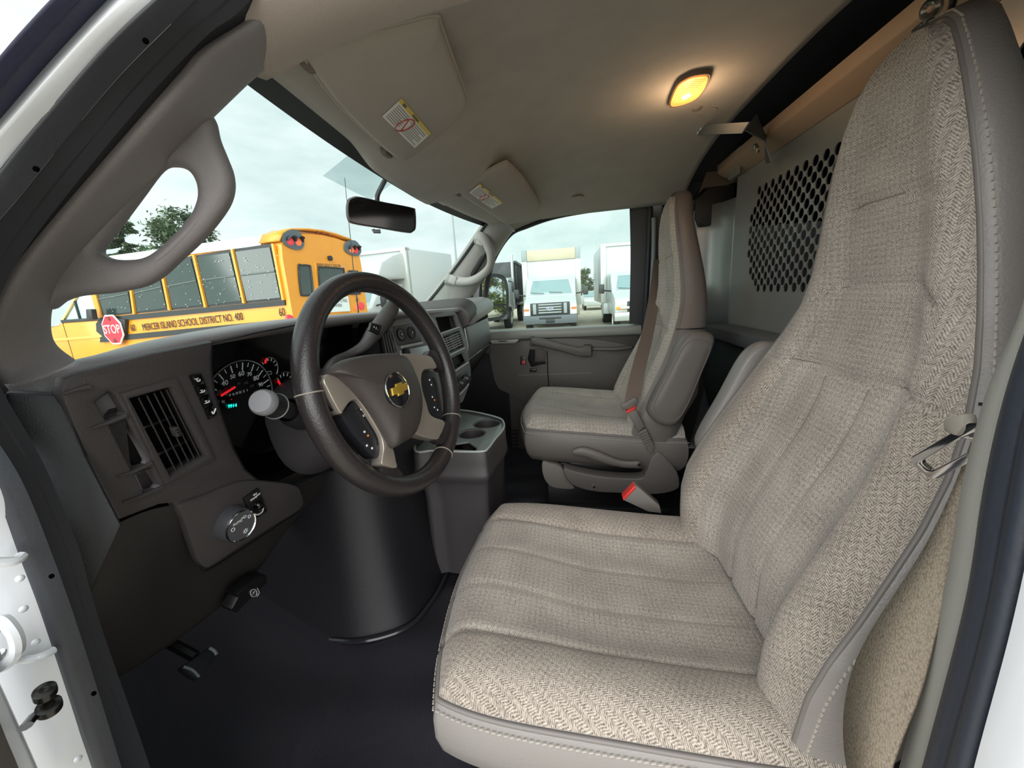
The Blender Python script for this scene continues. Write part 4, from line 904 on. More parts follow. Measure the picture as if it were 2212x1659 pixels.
obj('icon', g, TXT, kn)
dm = obj('dimmer', DF.prism([(527, 1077), (559, 1054), (578, 1105), (546, 1124)], -.007, .005), BLK, DB, bevel=.001)
obj('dimmer_wheel', G().lathe([(.0075, 0), (.007, .006), (.004, .009), (0, .0095)], DF.d(556, 1091, -.007), -DF.N, 20), BLKG, dm)
obj('dimmer_arc', DF.line([(546, 1108), (556, 1112), (566, 1106), (569, 1096)], .0011, -.0075, 14, 6), TXT, dm)
for t, x, y, h in (('DOME', 548, 1077, .0042), ('OFF', 558, 1069, .0042), ('ON', 551, 1068, .0042), ('#', 566, 1091, .006)): obj('icon', DF.text(t, x, y, h, k=-.0075, a=(540, 1085, 566, 1068)), TXT, dm)

# --- lower knee bolster
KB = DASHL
def kbp(u, v):
    # u 0..1 from door to column, v 0..1 downwards
    top = [(-.760, .475, 1.285), (-.70, .470, 1.285), (-.60, .482, 1.245), (-.50, .492, 1.215), (-.40, .497, 1.20), (-.28, .49, 1.19), (-.20, .47, 1.19)]
    bot = [(-.755, .555, 1.085), (-.70, .562, 1.055), (-.60, .565, 1.035), (-.50, .565, 1.035), (-.40, .57, 1.06), (-.28, .57, 1.08), (-.20, .57, 1.08)]
    a = cr([V(p) for p in top], 60)[round(u*60)]; b = cr([V(p) for p in bot], 60)[round(u*60)]
    p = lerp(a, b, v); p += V((-.03*math.sin(PI*v)*(1-ss(u/.15)), .008-.03*math.sin(PI*min(1, v*1.02))**.8*(1-ss((u-.05)/.25)), 0)); return p
g = G(); rows = [[kbp(i/60, j/20) for i in range(61)] for j in range(21)]; rows.append([p+V((0, .05, .01)) for p in rows[-1]])
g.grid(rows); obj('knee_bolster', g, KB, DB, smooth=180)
obj('bolster_edge', G().tube([kbp(0, j/20)+V((.002, 0, 0)) for j in range(21)], .004, 8), KB, DB)

# parking brake release handle with its symbol
rh = [(500, 1318), (517, 1290), (512, 1285), (560, 1246), (576, 1243), (578, 1258), (530, 1306), (512, 1325)]
RP = PL((-.52, .555, 1.02), (-.1, 1, .5))
ro = obj('brake_release', RP.prism(rh, 0, .02), BLK, DB, bevel=.002)
obj('symbol', RP.line([(548+7*math.cos(a), 1281+8*math.sin(a)) for a in [k*PI/6 for k in range(12)]], .0007, -.0008, 24, 5, True), TXT, ro)
obj('symbol', RP.text('P', 548, 1281, .009, k=-.0006, a=(530, 1296, 566, 1262)), TXT, ro)
obj('symbol', RP.line([(556, 1271), (560, 1280), (555, 1289)], .0006, -.0008, 8, 5), TXT, ro)

# --- centre stack
SF = PL((-.02, .40, 1.477), (.2, 1, -.15))
st_o = [(862, 676), (899, 671), (981, 673), (988, 680), (996, 700), (1005, 728), (1013, 772), (1018, 802), (1017, 822), (1008, 848), (1000, 868), (960, 890), (890, 905), (850, 860), (832, 780), (840, 720)]
hA = [(941, 686), (984, 681), (991, 706), (952, 719)]; hB = [(954, 729), (992, 713), (1003, 748), (965, 765)]; hC = [(967, 778), (1002, 761), (1011, 781), (972, 807)]; hD = [(912, 690), (921, 688), (932, 716), (922, 722)]
cs = obj('centre_stack', SF.plate(st_o, [hA, hB, hC, hD], .012, 0, .002), mat('stack_grey', '6c6f70', .45, bump=.2, bscale=800), DB)
for h, k in ((hA, .05), (hC, .04), (hD, .012), (hB, .03)): obj('pocket_floor', SF.prism(h, k, .004), BLK, cs)
for L in ([(951, 721), (992, 707)], [(964, 771), (1003, 752)], [(972, 809), (1011, 783)]): obj('bright_bar', SF.line(L, .0032, -.001, 4, 8), mat('satin_bar', 'aeb4b2', .35, metal=.3), cs)
cv = obj('air_vent', SF.plate([(953, 728), (993, 711), (1004, 749), (964, 767)], [[(956, 730), (991, 715), (1001, 747), (966, 763)]], .006, -.001, .001), BLK, cs)
CQ = [(956, 730), (991, 715), (1001, 747), (966, 763)]
for t in (.12, .27, .42, .57, .72, .87):
    a, b = lp(CQ, .0, t), lp(CQ, 1, t); obj('vane', SF.line([(a.x, a.y), (b.x, b.y)], .0022, .002, 2, 6), mat('vane_grey', '8d9092', .4), cv)
for s in (.2, .42, .5, .66, .85):
    a, b = lp(CQ, s, .04), lp(CQ, s, .96); obj('cross_vane', SF.line([(a.x, a.y), (b.x, b.y)], .0015, .008, 2, 6), mat('vane_grey', '8d9092', .4), cv)
hv = obj('climate_panel', SF.prism([(975, 822), (1008, 800), (1014, 828), (981, 860)], -.004, .012), BLK, cs, bevel=.003)
for x, y in ((982, 838), (995, 828), (1006, 818)): obj('climate_dial', G().lathe([(.014, 0), (.0125, .012), (.008, .016), (0, .016)], SF.d(x, y, -.005), -SF.N, 18), mat('dial_dark', '2c2d30', .3), hv)
obj('panel_lip', SF.line([(985, 858), (1000, 845), (1012, 830)], .003, -.004, 8), mat('satin_bar', 'aeb4b2', .35), cs)
# power outlets and radio seen through the wheel
po = obj('outlet_panel', SF.prism([(852, 705), (905, 696), (912, 738), (862, 746)], -.006, .01), mat('outlet_grey', '4a4b4d', .45), cs, bevel=.003)
for x, y in ((865, 723), (888, 719)):
    so_ = obj('power_socket', G().lathe([(.0165, 0), (.0165, .004), (.011, .004), (.010, -.004), (0, -.004)], SF.d(x, y, -.006), -SF.N, 22), BLK, po)
    obj('socket_ring', G().lathe([(.0105, .001), (.0105, .003), (.0085, .003), (.0085, -.003)], SF.d(x, y, -.007), -SF.N, 20), CHR, so_)
    obj('socket_pin', G().lathe([(.003, 0), (.003, .004), (0, .005)], SF.d(x, y, -.007), -SF.N, 10), CHR, so_)
obj('bright_bar', SF.line([(868, 750), (912, 741)], .004, -.006, 4, 8), mat('satin_bar', 'aeb4b2', .35), cs)
rd = obj('radio', SF.prism([(866, 757), (925, 745), (940, 800), (880, 815)], -.004, .01), mat('radio_silver', 'a8b2b4', .35, metal=.3), cs, bevel=.003)
obj('radio_knob', G().lathe([(.012, 0), (.011, .01), (0, .011)], SF.d(874, 763, -.004), -SF.N, 18), BLK, rd)
vl = obj('side_vent', SF.prism([(824, 722), (846, 714), (858, 760), (832, 768)], -.004, .012), BLK, cs, bevel=.002)
for i in range(4): obj('vane', SF.line([(827+5*i, 724-1.6*i), (835+6*i, 766-1.6*i)], .0022, -.005, 2, 6), DASH, vl)

# --- passenger side: padded brow, grey end, glove box
def yzp(x, pr): return [V((x, y, z)) for y, z in pr]
pr = [(.55, 1.47), (.40, 1.476), (.35, 1.470), (.325, 1.448), (.325, 1.425), (.345, 1.404), (.42, 1.40), (.55, 1.40)]
def brow(x0, x1, nm, m, dy=0):
    g = G(); g.grid([[p+V((0, dy*k, .004*k)) for p in cr(yzp(lerp(x0, x1, k/6), pr), 28)] for k in range(7)], caps=True); return obj(nm, g, m, DB, smooth=50)
brow(.245, .36, 'passenger_brow', mat('brow_dark', '45403f', .55, bump=.3, bscale=800)); brow(.362, .745, 'brow_end', mat('brow_end_grey', '90918f', .45, bump=.3, bscale=700), .0015)
gp = [(.348, 1.402), (.342, 1.36), (.342, 1.32), (.352, 1.288), (.38, 1.275)]
g = G(); g.grid([cr([V((lerp(.25, .715, i/10), y+.012*(i/10)**2, z+.004*i/10)) for y, z in gp], 16) for i in range(11)]); gb = obj('glove_box_door', g, mat('glove_grey', '5f6161', .45, bump=.25, bscale=800), DB, solid=.006, smooth=180)
obj('glove_edge', G().tube([V((.25, .344, 1.40)), V((.25, .338, 1.34)), V((.252, .35, 1.287)), V((.48, .352, 1.289)), V((.715, .366, 1.293))], .003, 8), mat('satin_bar', 'aeb4b2', .35), gb)
g = G(); g.grid([[V((x, y, z)) for x in (.21, .4, .6, .74)] for y, z in ((.36, 1.285), (.42, 1.2), (.50, 1.1), (.60, 1.04))]); obj('passenger_lower', g, BLK, DB, solid=.006)
g = G(); g.box((.742, .45, 1.34), (.012, .18, .2)); obj('passenger_end_cap', g, DASH, DB, bevel=.004)

# ================================================================== STEERING COLUMN, STALKS, WHEEL
wc = V((-.4075, .3023, 1.3633)); wn = V((-.1927, -.9516, .2396)).normalized()
wu = V((0, 0, 1)).cross(wn)*1; wu.normalize(); wu = wu if wu.x > 0 else -wu; wv_ = wn.cross(wu); wv_ = wv_ if wv_.z > 0 else -wv_
def wp(u, v, n=0): return wc+wu*u+wv_*v+wn*n
SW = thing('steering_wheel', wc, "black leather steering wheel with satin nickel spokes and gold bow-tie badge", 'steering wheel')
def ell(c, a, b, n=28, p=2.6, cv=0):
    out = []
    for k in range(n):
        t = 2*PI*k/n; cx_, sy_ = math.cos(t), math.sin(t); out.append((c[0]+a*math.copysign(abs(cx_)**(2/p), cx_), c[1]+b*math.copysign(abs(sy_)**(2/p), sy_)))
    return out
COLM = thing('steering_column', wp(0, -.03, -.12), 'dark grey steering column shroud behind the wheel', 'steering column')
g = G(); g.grid([[wp(u, v, n) for u, v in ell((0, dv), a, b)] for n, a, b, dv in ((-.028, .045, .045, 0), (-.032, .058, .058, 0), (-.06, .066, .066, -.004), (-.10, .078, .075, -.014), (-.16, .092, .088, -.026), (-.21, .10, .095, -.034))], cu=True, caps=True, flip=True)
obj('shroud', g, mat('shroud_plastic', '353336', .5, bump=.3, bscale=800), COLM, smooth=50)
q = [wp(u, v, -.085) for u, v in ((-.078, -.05), (-.02, -.10), (.03, -.10), (-.01, -.112), (-.07, -.085))]
g = G(); g.prism(q, wn*-.09); obj('tilt_recess', g, BLK, COLM)
# turn-signal stalk
sa, sb = px(566, 868, X=-.575), px(650, 895, X=-.475)
TS = thing('turn_signal_stalk', sb, 'black turn signal stalk with round grey end beside the gauges', 'stalk')
dr = (sa-sb).normalized(); L = (sa-sb).length
obj('grip', G().lathe([(0, 0), (.012, 0), (.013, -.004), (.0165, -.02), (.0185, -.035), (.0175, -.037), (.014, -.04), (.012, -L)], sa, dr, 28), mat('stalk_grey', '2e2e31', .4), TS)
obj('end_cap', G().lathe([(.0185, -.010), (.0180, -.002), (.015, .003), (0, .004)], sa+dr*.002, dr, 28), mat('stalk_end', '86868a', .5, bump=.3, bscale=900), TS)
obj('ring', G().lathe([(.0182, -.0335), (.0194, -.035), (.0182, -.0365)], sa, dr, 28), mat('ring_grey', '8b8b8d', .3), TS)
obj('boot', G().lathe([(.018, -L*.62), (.024, -L*.8), (.026, -L*1.02), (0, -L*1.05)], sa, dr, 20), RUB, TS)
# shift lever
SL = thing('gear_lever', px(700, 800, Y=.42), 'dark column shift lever rising behind the steering wheel', 'lever')
P = [px(x, y, Y=Yv) for x, y, Yv in ((702, 850, .43), (703, 810, .42), (722, 780, .41), (756, 764, .40), (785, 748, .385), (806, 722, .375), (824, 698, .368), (842, 672, .36), (850, 655, .358))]
g = G(); C = cr(P, 40); g.tube(C, [interp([(0, .009), (.35, .008), (.55, .013), (.65, .017), (.9, .0165), (1, .012)], i/40) for i in range(41)], 14, flat=.7); obj('lever', g, mat('lever_dark', '3a3736', .45, bump=.2, bscale=700), SL, smooth=60)
LP = PL(px(810, 712, Y=.350), (.25, 1, 0))
lb = obj('tow_button', LP.prism([(803, 696), (826, 703), (820, 724), (798, 714)], -.004, .006), BLK, SL, bevel=.0015)
obj('mark', LP.text('+  I  -', 812, 709, .006, k=-.0046, a=(800, 702, 826, 716)), TXT, lb)

# --- wheel
R0, r0 = .178, .0168
g = G(); rows = []
for k in range(120):
    a = 2*PI*k/120; c = wp(R0*math.cos(a), R0*math.sin(a)); er = wu*math.cos(a)+wv_*math.sin(a)
    rows.append([c+er*(math.cos(t)*r0)+wn*(math.sin(t)*r0*1.12) for t in [2*PI*j/18 for j in range(18)]])
g.grid(rows, cu=True, cv=True); rim = obj('rim', g, LEA, SW, smooth=180)
for a in (172, 293, 322):
    a = math.radians(a); er = wu*math.cos(a)+wv_*math.sin(a); c = wp(R0*math.cos(a), R0*math.sin(a))
    obj('rim_seam', G().tube([c+er*(math.cos(t)*(r0+.0003))+wn*(math.sin(t)*(r0*1.12+.0003)) for t in [2*PI*j/20 for j in range(20)]], .0011, 6, closed=True), BLK if a < 3 else mat('seam_tan', '8d857b', .5), rim)
g = G()
for k in range(110):
    a = math.radians(-62+k*1.75); c = wp((R0-r0*.93)*math.cos(a), (R0-r0*.93)*math.sin(a)); er = wu*math.cos(a)+wv_*math.sin(a); ta = -wu*math.sin(a)+wv_*math.cos(a)
    g.tube([c+wn*.002+ta*.001, c-er*.0005+wn*.0095-ta*.0012+er*.002], .0009, 5)
o = obj('rim_stitching', g, mat('dark_thread', '4a4442', .6), rim, smooth=0); o['kind'] = 'stuff'
WP = {k: PL(wp(0, 0, k), -wn) for k in (.0, .012, .02, .03, .045)}
def wl(L, k): return [WP[k].d(x, y) for x, y in L]
pad = [(717, 801), (740, 778), (782, 767), (828, 762), (860, 763), (880, 775), (893, 801), (906, 837), (911, 876), (906, 911), (895, 941), (873, 957), (854, 967), (841, 947), (821, 911), (795, 872), (766, 837), (737, 811)]
P = cr(wl(pad, .03), 60, True); c0 = sum(P, V((0, 0, 0)))/len(P)
rows = [[c0+(p-c0)*s+wn*h for p in P] for s, h in ((.86, -.05), (.95, -.03), (1.0, -.008), (.985, -.001), (.94, .006), (.80, .0125), (.55, .017), (.25, .019), (.02, .0195))]
g = G(); g.grid(rows, cu=True, caps=True); hub = obj('airbag_cover', g, mat('pad_plastic', '3b3634', .5, bump=.35, bscale=800), SW, smooth=60)
spL = [(700, 818), (720, 801), (736, 811), (753, 822), (782, 859), (808, 895), (828, 928), (841, 951), (851, 973), (856, 996), (858, 1010), (842, 1008), (826, 1003), (826, 990), (829, 967), (824, 944), (808, 915), (786, 879), (771, 863), (756, 868), (743, 886), (737, 893), (722, 868), (709, 842)]
spR = [(869, 764), (925, 768), (938, 780), (943, 795), (918, 798), (911, 811), (912, 837), (921, 869), (932, 897), (960, 910), (958, 926), (951, 941), (942, 949), (899, 936), (909, 911), (912, 879), (909, 840), (896, 804), (883, 778)]
for L in (spL, spR):
    P = cr(wl(L, .02), 90, True); g = G(); g.prism(P, wn*-.022); obj('spoke', g, SIL, SW, bevel=.003, seg=3)
for L in ([(740, 895), (757, 872), (769, 866), (782, 882), (808, 921), (825, 954), (826, 980), (808, 988), (782, 960), (756, 928)], [(912, 806), (938, 804), (950, 850), (956, 900), (936, 898), (922, 868), (914, 837)]):
    P = cr(wl(L, .012), 50, True); g = G(); g.prism(P, wn*-.02); pod = obj('switch_pod', g, mat('pod_black', '1b1c21', .4), SW, bevel=.002)
    c0 = sum(P, V((0, 0, 0)))/len(P)
    obj('pod_groove', G().tube([c0+(p-c0)*.72+wn*.0005 for p in P[6:30]], .0008, 5), BLK, pod)
    for i, (dx, dy) in enumerate(((.45, .55), (.5, .35), (-.1, -.1), (.15, -.25), (-.4, -.5), (.1, -.65))):
        p = c0+wu*dx*.016+wv_*dy*.05+wn*.0004; g = G(); g.box(p, (.003, .003, .0006), frame((0, 0, 0), wu, n=wn).to_3x3()); obj('icon', g, TXT if i != 3 else mat('amber', 'e08a3a', .5), pod)
# lower rim bridge where the left spoke meets the rim
for L in ([(828, 1003), (858, 1010), (872, 1030), (850, 1038), (826, 1030)], [(700, 840), (716, 846), (742, 890), (735, 897), (706, 870)], [(925, 770), (946, 790), (958, 800), (950, 770), (935, 755)], [(942, 945), (960, 912), (975, 915), (968, 950), (955, 958)]):
    P = cr(wl(L, .012), 24, True); g = G(); g.prism(P, wn*-.018); obj('spoke_foot', g, LEA, SW, bevel=.004)
# badge
bc = px(857, 842, P=wp(0, 0, .048), N=wn); bu = (WP[.045].d(880, 838)-WP[.045].d(834, 847)).normalized(); Mb = frame(bc, wu, n=wn)
bd = obj('badge', G().lathe([(.0285, -.006), (.0285, .0015), (.027, .003), (.026, .0015), (.024, .0025), (.012, .0045), (0, .005)], bc, wn, 36), mat('badge_black', '17171c', .2), hub)
obj('badge_ring', G().tube([Mb@V((.0272*math.cos(t), .0272*math.sin(t), .0022)) for t in [2*PI*j/40 for j in range(40)]], .0013, 8, closed=True), CHR, bd)
bt = [(-.021, -.0055), (-.0085, -.0055), (-.0085, -.0095), (.0055, -.0095), (.0075, -.0055), (.019, -.0055), (.0225, .0055), (.0095, .0055), (.0095, .0095), (-.0055, .0095), (-.0075, .0055), (-.0185, .0055)]
obj('bow_tie', plate(bt, [], .002, Mb@Matrix.Translation((0, 0, .0055)), .0009), mat('badge_gold', 'd8b04a', .25, metal=.7), bd)

# ================================================================== ENGINE COVER WITH CUP HOLDERS
EC = thing('engine_cover', (0, .4, .735), 'black engine cover console with cup holders between the seats', 'console')
Zt = 1.12
def zp(L, Z): return [px(x, y, Z=Z) for x, y in L]
rimp = [(930, 884), (996, 886), (1036, 892), (1078, 903), (1089, 913), (1088, 928), (1070, 950), (1055, 970), (1040, 977), (982, 977), (933, 975), (894, 967)]
Pr = zp(rimp, Zt)
Prs = cr(Pr, 66, True)
c0 = sum(Prs, V((0, 0, 0)))/len(Prs)
def rs(s, dz): return [c0+(p-c0)*s+V((0, 0, dz)) for p in Prs]
CON = mat('console_plastic', '3d3a3b', .45, bump=.3, bscale=800); TRAY = mat('tray_grey', '7f8886', .4, bump=.2, bscale=600)
g = G(); g.grid([rs(.95, -.01), rs(.965, .0), rs(1.0, .0), rs(1.012, -.006), rs(1.015, -.03), rs(1.025, -.055), rs(1.04, -.062), rs(1.04, -.072), rs(.97, -.085), rs(.93, -.10), rs(.90, -.14), rs(.9, -.37)], cu=True); ub = obj('console_body', g, CON, EC, smooth=50)
obj('bright_rim', G().tube(rs(.985, .001), .003, 8, closed=True), mat('rim_grey', 'a5acaa', .4), EC)
tin = [p.xy for p in rs(.955, 0)]
cups = [((1052, 917), .040), ((1020, 939), .037)]
hol = []
for (x, y), r in cups: p = px(x, y, Z=Zt-.008); hol.append([(p.x+r*math.cos(2*PI*k/24), p.y+r*math.sin(2*PI*k/24)) for k in range(24)])
h3 = [tuple(px(x, y, Z=Zt-.008).xy) for x, y in ((975, 972), (985, 960), (1012, 956), (1032, 970), (1027, 975))]
tr = obj('tray', plate([tuple(p) for p in tin], hol+[h3], .004, Matrix.Translation((0, 0, Zt-.008)), .0005), TRAY, EC)
for (x, y), r in cups:
    p = px(x, y, Z=Zt-.008); obj('cup_holder', G().lathe([(r+.003, .003), (r, .0), (r*.94, -.06), (0, -.06)], (p.x, p.y, Zt-.007), (0, 0, 1), 28), CON, EC, solid=.001)
g = G(); g.prism([px(x, y, Z=Zt-.008)+V((0, 0, -.05)) for x, y in ((970, 975), (985, 958), (1012, 954), (1036, 970), (1030, 978))], (0, 0, -.003)); obj('bin_floor', g, BLK, EC)
# doghouse: rounded rear-left corner flaring to the floor, bright lip along its foot
def dog(z):
    f = (1.19-z)/.46; k = .05*f*f
    pts = [V((-.30-k, .80, z)), V((-.30-k, .60, z)), V((-.295-k, .52-k*.5, z)), V((-.26-k*.8, .455-k, z)), V((-.20-k*.5, .425-k, z)), V((-.12, .415-k, z)), V((.2, .40-k*.6, z)), V((.24, .5, z)), V((.24, .8, z))]
    return cr(pts, 48)
g = G(); g.grid([dog(lerp(1.19, .735, (j/16))) for j in range(17)]); obj('doghouse', g, ENG, EC, smooth=180)
g = G(); g.tube([p+V((-.004, -.006, .006)) for p in dog(.735)][4:40], .006, 8); obj('foot_lip', g, mat('lip_gloss', '26262a', .15), EC)
g = G(); g.prism([V((-.25, .46, 1.185)), V((-.18, .43, 1.185)), V((.2, .40, 1.185)), V((.22, .8, 1.185)), V((-.28, .8, 1.185))], (0, 0, .01)); obj('doghouse_top', g, ENG, EC)
# rear foot of the console with its small chrome catch
g = G(); g.tube(cr([px(1090, 945, X=.06), px(1075, 1025, X=.03), px(1040, 1052, X=-.02), px(1030, 1075, X=-.07), px(1029, 1140, X=-.085), px(1028, 1200, X=-.09)], 30), .004, 8); obj('foot_crease', g, BLK, EC)
obj('catch', G().tube([px(1081, 1045, X=.04), px(1080, 1062, X=.04)], .004, 8), CHR, EC)

# ================================================================== FOOTWELL
PB = thing('parking_brake_pedal', px(440, 1420, X=-.62), 'black ribbed parking brake pedal low in the footwell', 'pedal')
pp = PL(px(435, 1430, X=-.62), (-.2, 1, -.6))
pdl = obj('pad', pp.prism([(392, 1440), (452, 1398), (470, 1415), (462, 1430), (432, 1466), (415, 1458)], 0, .012), RUB, PB, bevel=.003)
obj('pad_edge', pp.line([(452, 1399), (463, 1406), (468, 1414)], .0025, -.001, 8), mat('worn_edge', '6c7377', .4), pdl)
obj('pad_edge', pp.line([(396, 1440), (415, 1447), (430, 1462)], .002, -.001, 8), mat('worn_edge', '6c7377', .4), pdl)
a = px(440, 1420, X=-.62)
g = G(); g.tube([a+V((0, .015, 0)), a+V((0, .12, .06)), a+V((0, .2, .14)), a+V((0, .26, .2))], .008, 8); obj('arm', g, BLK, PB)
g = G(); g.grid([[V((-.80, y, z)) for y in (.45, .62, .95)] for z in (.72, 1.0, 1.32)]); struct(obj('wall_kick', g, BLK, solid=.01), 'black kick panel beside the driver footwell', 'wall')
# ================================================================== OVERHEAD: visors, mirror, dome lamp
def visor(L, P, N, lab, flip, stk, name='sun_visor', hinge=None):
    pl = PL(P, N); c = pl.d(*L[0]); T = thing(name, c, lab, 'sun visor')
    Po = cr([pl.d(x, y) for x, y in L], 70, True); c0 = sum(Po, V((0, 0, 0)))/len(Po); n = pl.N if pl.N.z > 0 else -pl.N
    rows = [[c0+(p-c0)*s+n*h for p in Po] for s, h in ((.02, -.012), (.6, -.012), (.9, -.0105), (.97, -.007), (1.0, 0), (.97, .007), (.9, .009), (.02, .009))]
    g = G(); g.grid(rows, cu=True, caps=True); b = obj('board', g, VISM, T, smooth=60)
    obj('edge_piping', G().tube(Po, .0028, 8, closed=True), mat('visor_piping', 'a39b90', .7), T)
    q = stk; k = -.0135 if n == pl.N else .0135
    def sq(s, t): v = lp(q, s, t); return pl.d(v.x, v.y, k)
    g = G(); g.prism([sq(0, 0), sq(1, 0), sq(1, 1), sq(0, 1)], n*.0005); lb = obj('warning_label', g, mat('label_white', 'e8e6e2', .5), T)
    lb['label'] = 'white airbag warning sticker with yellow stripe'
    def rect(s0, t0, s1, t1, m, nm, e=.0004):
        g = G(); g.prism([sq(s0, t0)-n*e, sq(s1, t0)-n*e, sq(s1, t1)-n*e, sq(s0, t1)-n*e], n*.0003); return obj(nm, g, m, lb)
    rect(0, 0, 1, .17, mat('label_yellow', 'd9bd4a', .5), 'yellow_band'); rect(.42, .04, .62, .13, mat('label_dark', '5c5a50', .6), 'print_line', .0007); rect(.1, .03, .2, .14, mat('label_dark', '5c5a50', .6), 'print_line', .0007)
    for i in range(8):
        t = .24+.09*i
        rect(.05, t, .42-.1*(i in (3, 7)), t+.035, mat('label_print', '8f8f92', .6), 'print_line'); rect(.56 if 1 < i < 6 else .5, t, .95-.12*(i in (2, 6)), t+.035, mat('label_print', '8f8f92', .6), 'print_line')
    cc = sq(.47, .60)-n*.0010; e1 = (sq(.6, .6)-sq(.4, .6)).normalized(); e2 = n.cross(e1); r = (sq(.5, .95)-sq(.5, .25)).length*.5
    obj('ban_sign', G().tube([cc+(e1*math.cos(t)+e2*math.sin(t))*r for t in [2*PI*j/24 for j in range(24)]], .0009, 5, closed=True), mat('label_red', 'b04444', .5), lb)
    obj('ban_sign', G().tube([cc+(e1*.7+e2*.7)*r, cc-(e1*.7+e2*.7)*r], .0008, 5), mat('label_red', 'b04444', .5), lb)
    return T, pl
dv, dpl = visor([(656, 108), (690, 88), (760, 70), (850, 52), (938, 32), (950, 50), (975, 120), (1004, 200), (1002, 226), (978, 258), (925, 305), (872, 342), (840, 325), (790, 282), (730, 222), (682, 160)], (-.40, .23, 1.792), (-.10, .33, 1), 'large grey driver sun visor with warning sticker, folded up against the headliner', 1, [(868, 213), (931, 288), (896, 320), (826, 252)])
obj('pivot', G().tube([dpl.d(664, 140, .004), dpl.d(680, 118, .004), dpl.d(690, 98, .004)], [.010, .012, .008], 10), mat('pivot_grey', '6b645c', .6), dv)
obj('clip', G().box(dpl.d(835, 330, .004), (.03, .012, .012)), mat('pivot_grey', '6b645c', .6), dv, bevel=.002)
pv, ppl = visor([(988, 408), (1030, 380), (1085, 351), (1100, 353), (1130, 385), (1158, 428), (1164, 445), (1155, 460), (1130, 470), (1098, 482), (1060, 460), (1010, 428)], (.38, .22, 1.806), (.08, .33, 1), 'smaller grey passenger sun visor with warning sticker, beyond the mirror', 1, [(1037, 397), (1086, 438), (1062, 451), (1014, 416)])
obj('pivot', G().tube([ppl.d(955, 408, .002), ppl.d(975, 412, .002), ppl.d(992, 416, .002)], [.008, .009, .012], 10), mat('pivot_grey', '6b645c', .6), pv)

# rear-view mirror
MN = V((-.86, -.5, -.06)).normalized(); mc = px(823, 464, X=-.03); MPl = PL(mc, -MN)
mo = [(750, 432), (758, 426), (775, 424), (830, 436), (890, 448), (898, 456), (899, 490), (893, 500), (880, 502), (820, 492), (762, 482), (750, 472), (747, 450)]
RM = thing('rear_view_mirror', mc, 'black rear view mirror hanging from the windshield on a bent stalk', 'mirror')
P = cr([MPl.d(x, y) for x, y in mo], 60, True); c0 = sum(P, V((0, 0, 0)))/len(P)
g = G(); g.grid([[c0+(p-c0)*s-MN*h for p in P] for s, h in ((.94, -.001), (.985, 0), (1, .003), (1.0, .016), (.93, .030), (.7, .04), (.1, .042))], cu=True, caps=True); obj('housing', g, mat('mirror_shell', '1c1b1c', .35), RM, smooth=50)
P2 = cr([MPl.d(x, y) for x, y in mo], 60, True); g = G(); g.prism([c0+(p-c0)*.93+MN*.0018 for p in P2], MN*-.001); obj('mirror_glass', g, mat('dim_mirror', '2a2726', .08, metal=.9), RM)
g = G(); g.tube(cr([mc-MN*.04+V((0, 0, .02)), px(815, 425, X=.0), px(826, 400, X=.0), px(840, 374, X=-.01)], 16), .006, 10); obj('stalk', g, BLK, RM)
g = G(); g.tube([MPl.d(806, 495, .012), MPl.d(808, 500, .012), MPl.d(822, 500, .012)], .005, 8); obj('dim_tab', g, mat('tab_grey', '5c5c60', .4), RM)

# dome lamp
dc = px(1487, 190, Z=1.928); CPl = PL((dc.x, dc.y, 1.926), (0, 0, 1))
DL = thing('dome_lamp', dc, 'lit dome lamp with warm ribbed lens on the headliner', 'lamp')
dl = [(1446, 222), (1450, 205), (1463, 178), (1480, 165), (1500, 157), (1530, 154), (1532, 166), (1522, 188), (1505, 208), (1480, 220), (1455, 226)]
P = cr([CPl.d(x, y) for x, y in dl], 48, True); c0 = sum(P, V((0, 0, 0)))/len(P)
g = G(); g.grid([[c0+(p-c0)*s+V((0, 0, h)) for p in P] for s, h in ((.9, -.004), (1.02, -.006), (1.06, 0), (1.06, .012))], cu=True); obj('bezel', g, mat('bezel_brown', '6b5a4c', .6), DL, smooth=60)
LM = bpy.data.materials.new('lit_lens'); LM.use_nodes = True; b = LM.node_tree.nodes['Principled BSDF']; b.inputs['Base Color'].default_value = (*lin('e8a060'), 1); b.inputs['Emission Color'].default_value = (*lin('f09038'), 1); b.inputs['Emission Strength'].default_value = .75
g = G(); g.prism([c0+(p-c0)*.92+V((0, 0, -.007)) for p in P], (0, 0, .004)); ln = obj('lens', g, LM, DL)
g = G()
for i in range(14):
    t = i/13; a = lerp(CPl.d(1456, 214), CPl.d(1500, 164), t)+V((0, 0, -.007)); b_ = lerp(CPl.d(1480, 214), CPl.d(1524, 164), t)+V((0, 0, -.007)); g.tube([a, b_], .0008, 5)
obj('lens_ribs', g, LM, ln)
BM = mat('bulb_glow', 'fff0c0', .5, emit=9)
g = G(); g.tube([CPl.d(1476, 203)+V((0, 0, -.008)), CPl.d(1490, 196)+V((0, 0, -.008))], .004, 10); obj('bulb', g, BM, DL)
ld = bpy.data.lights.new('dome_light', 'POINT'); ld.energy = .5; ld.color = (1, .64, .36); ld.shadow_soft_size = .02
lo_ = bpy.data.objects.new('dome_light', ld); COL.objects.link(lo_); lo_.location = c0+V((0, 0, -.06)); setpar(lo_, DL)
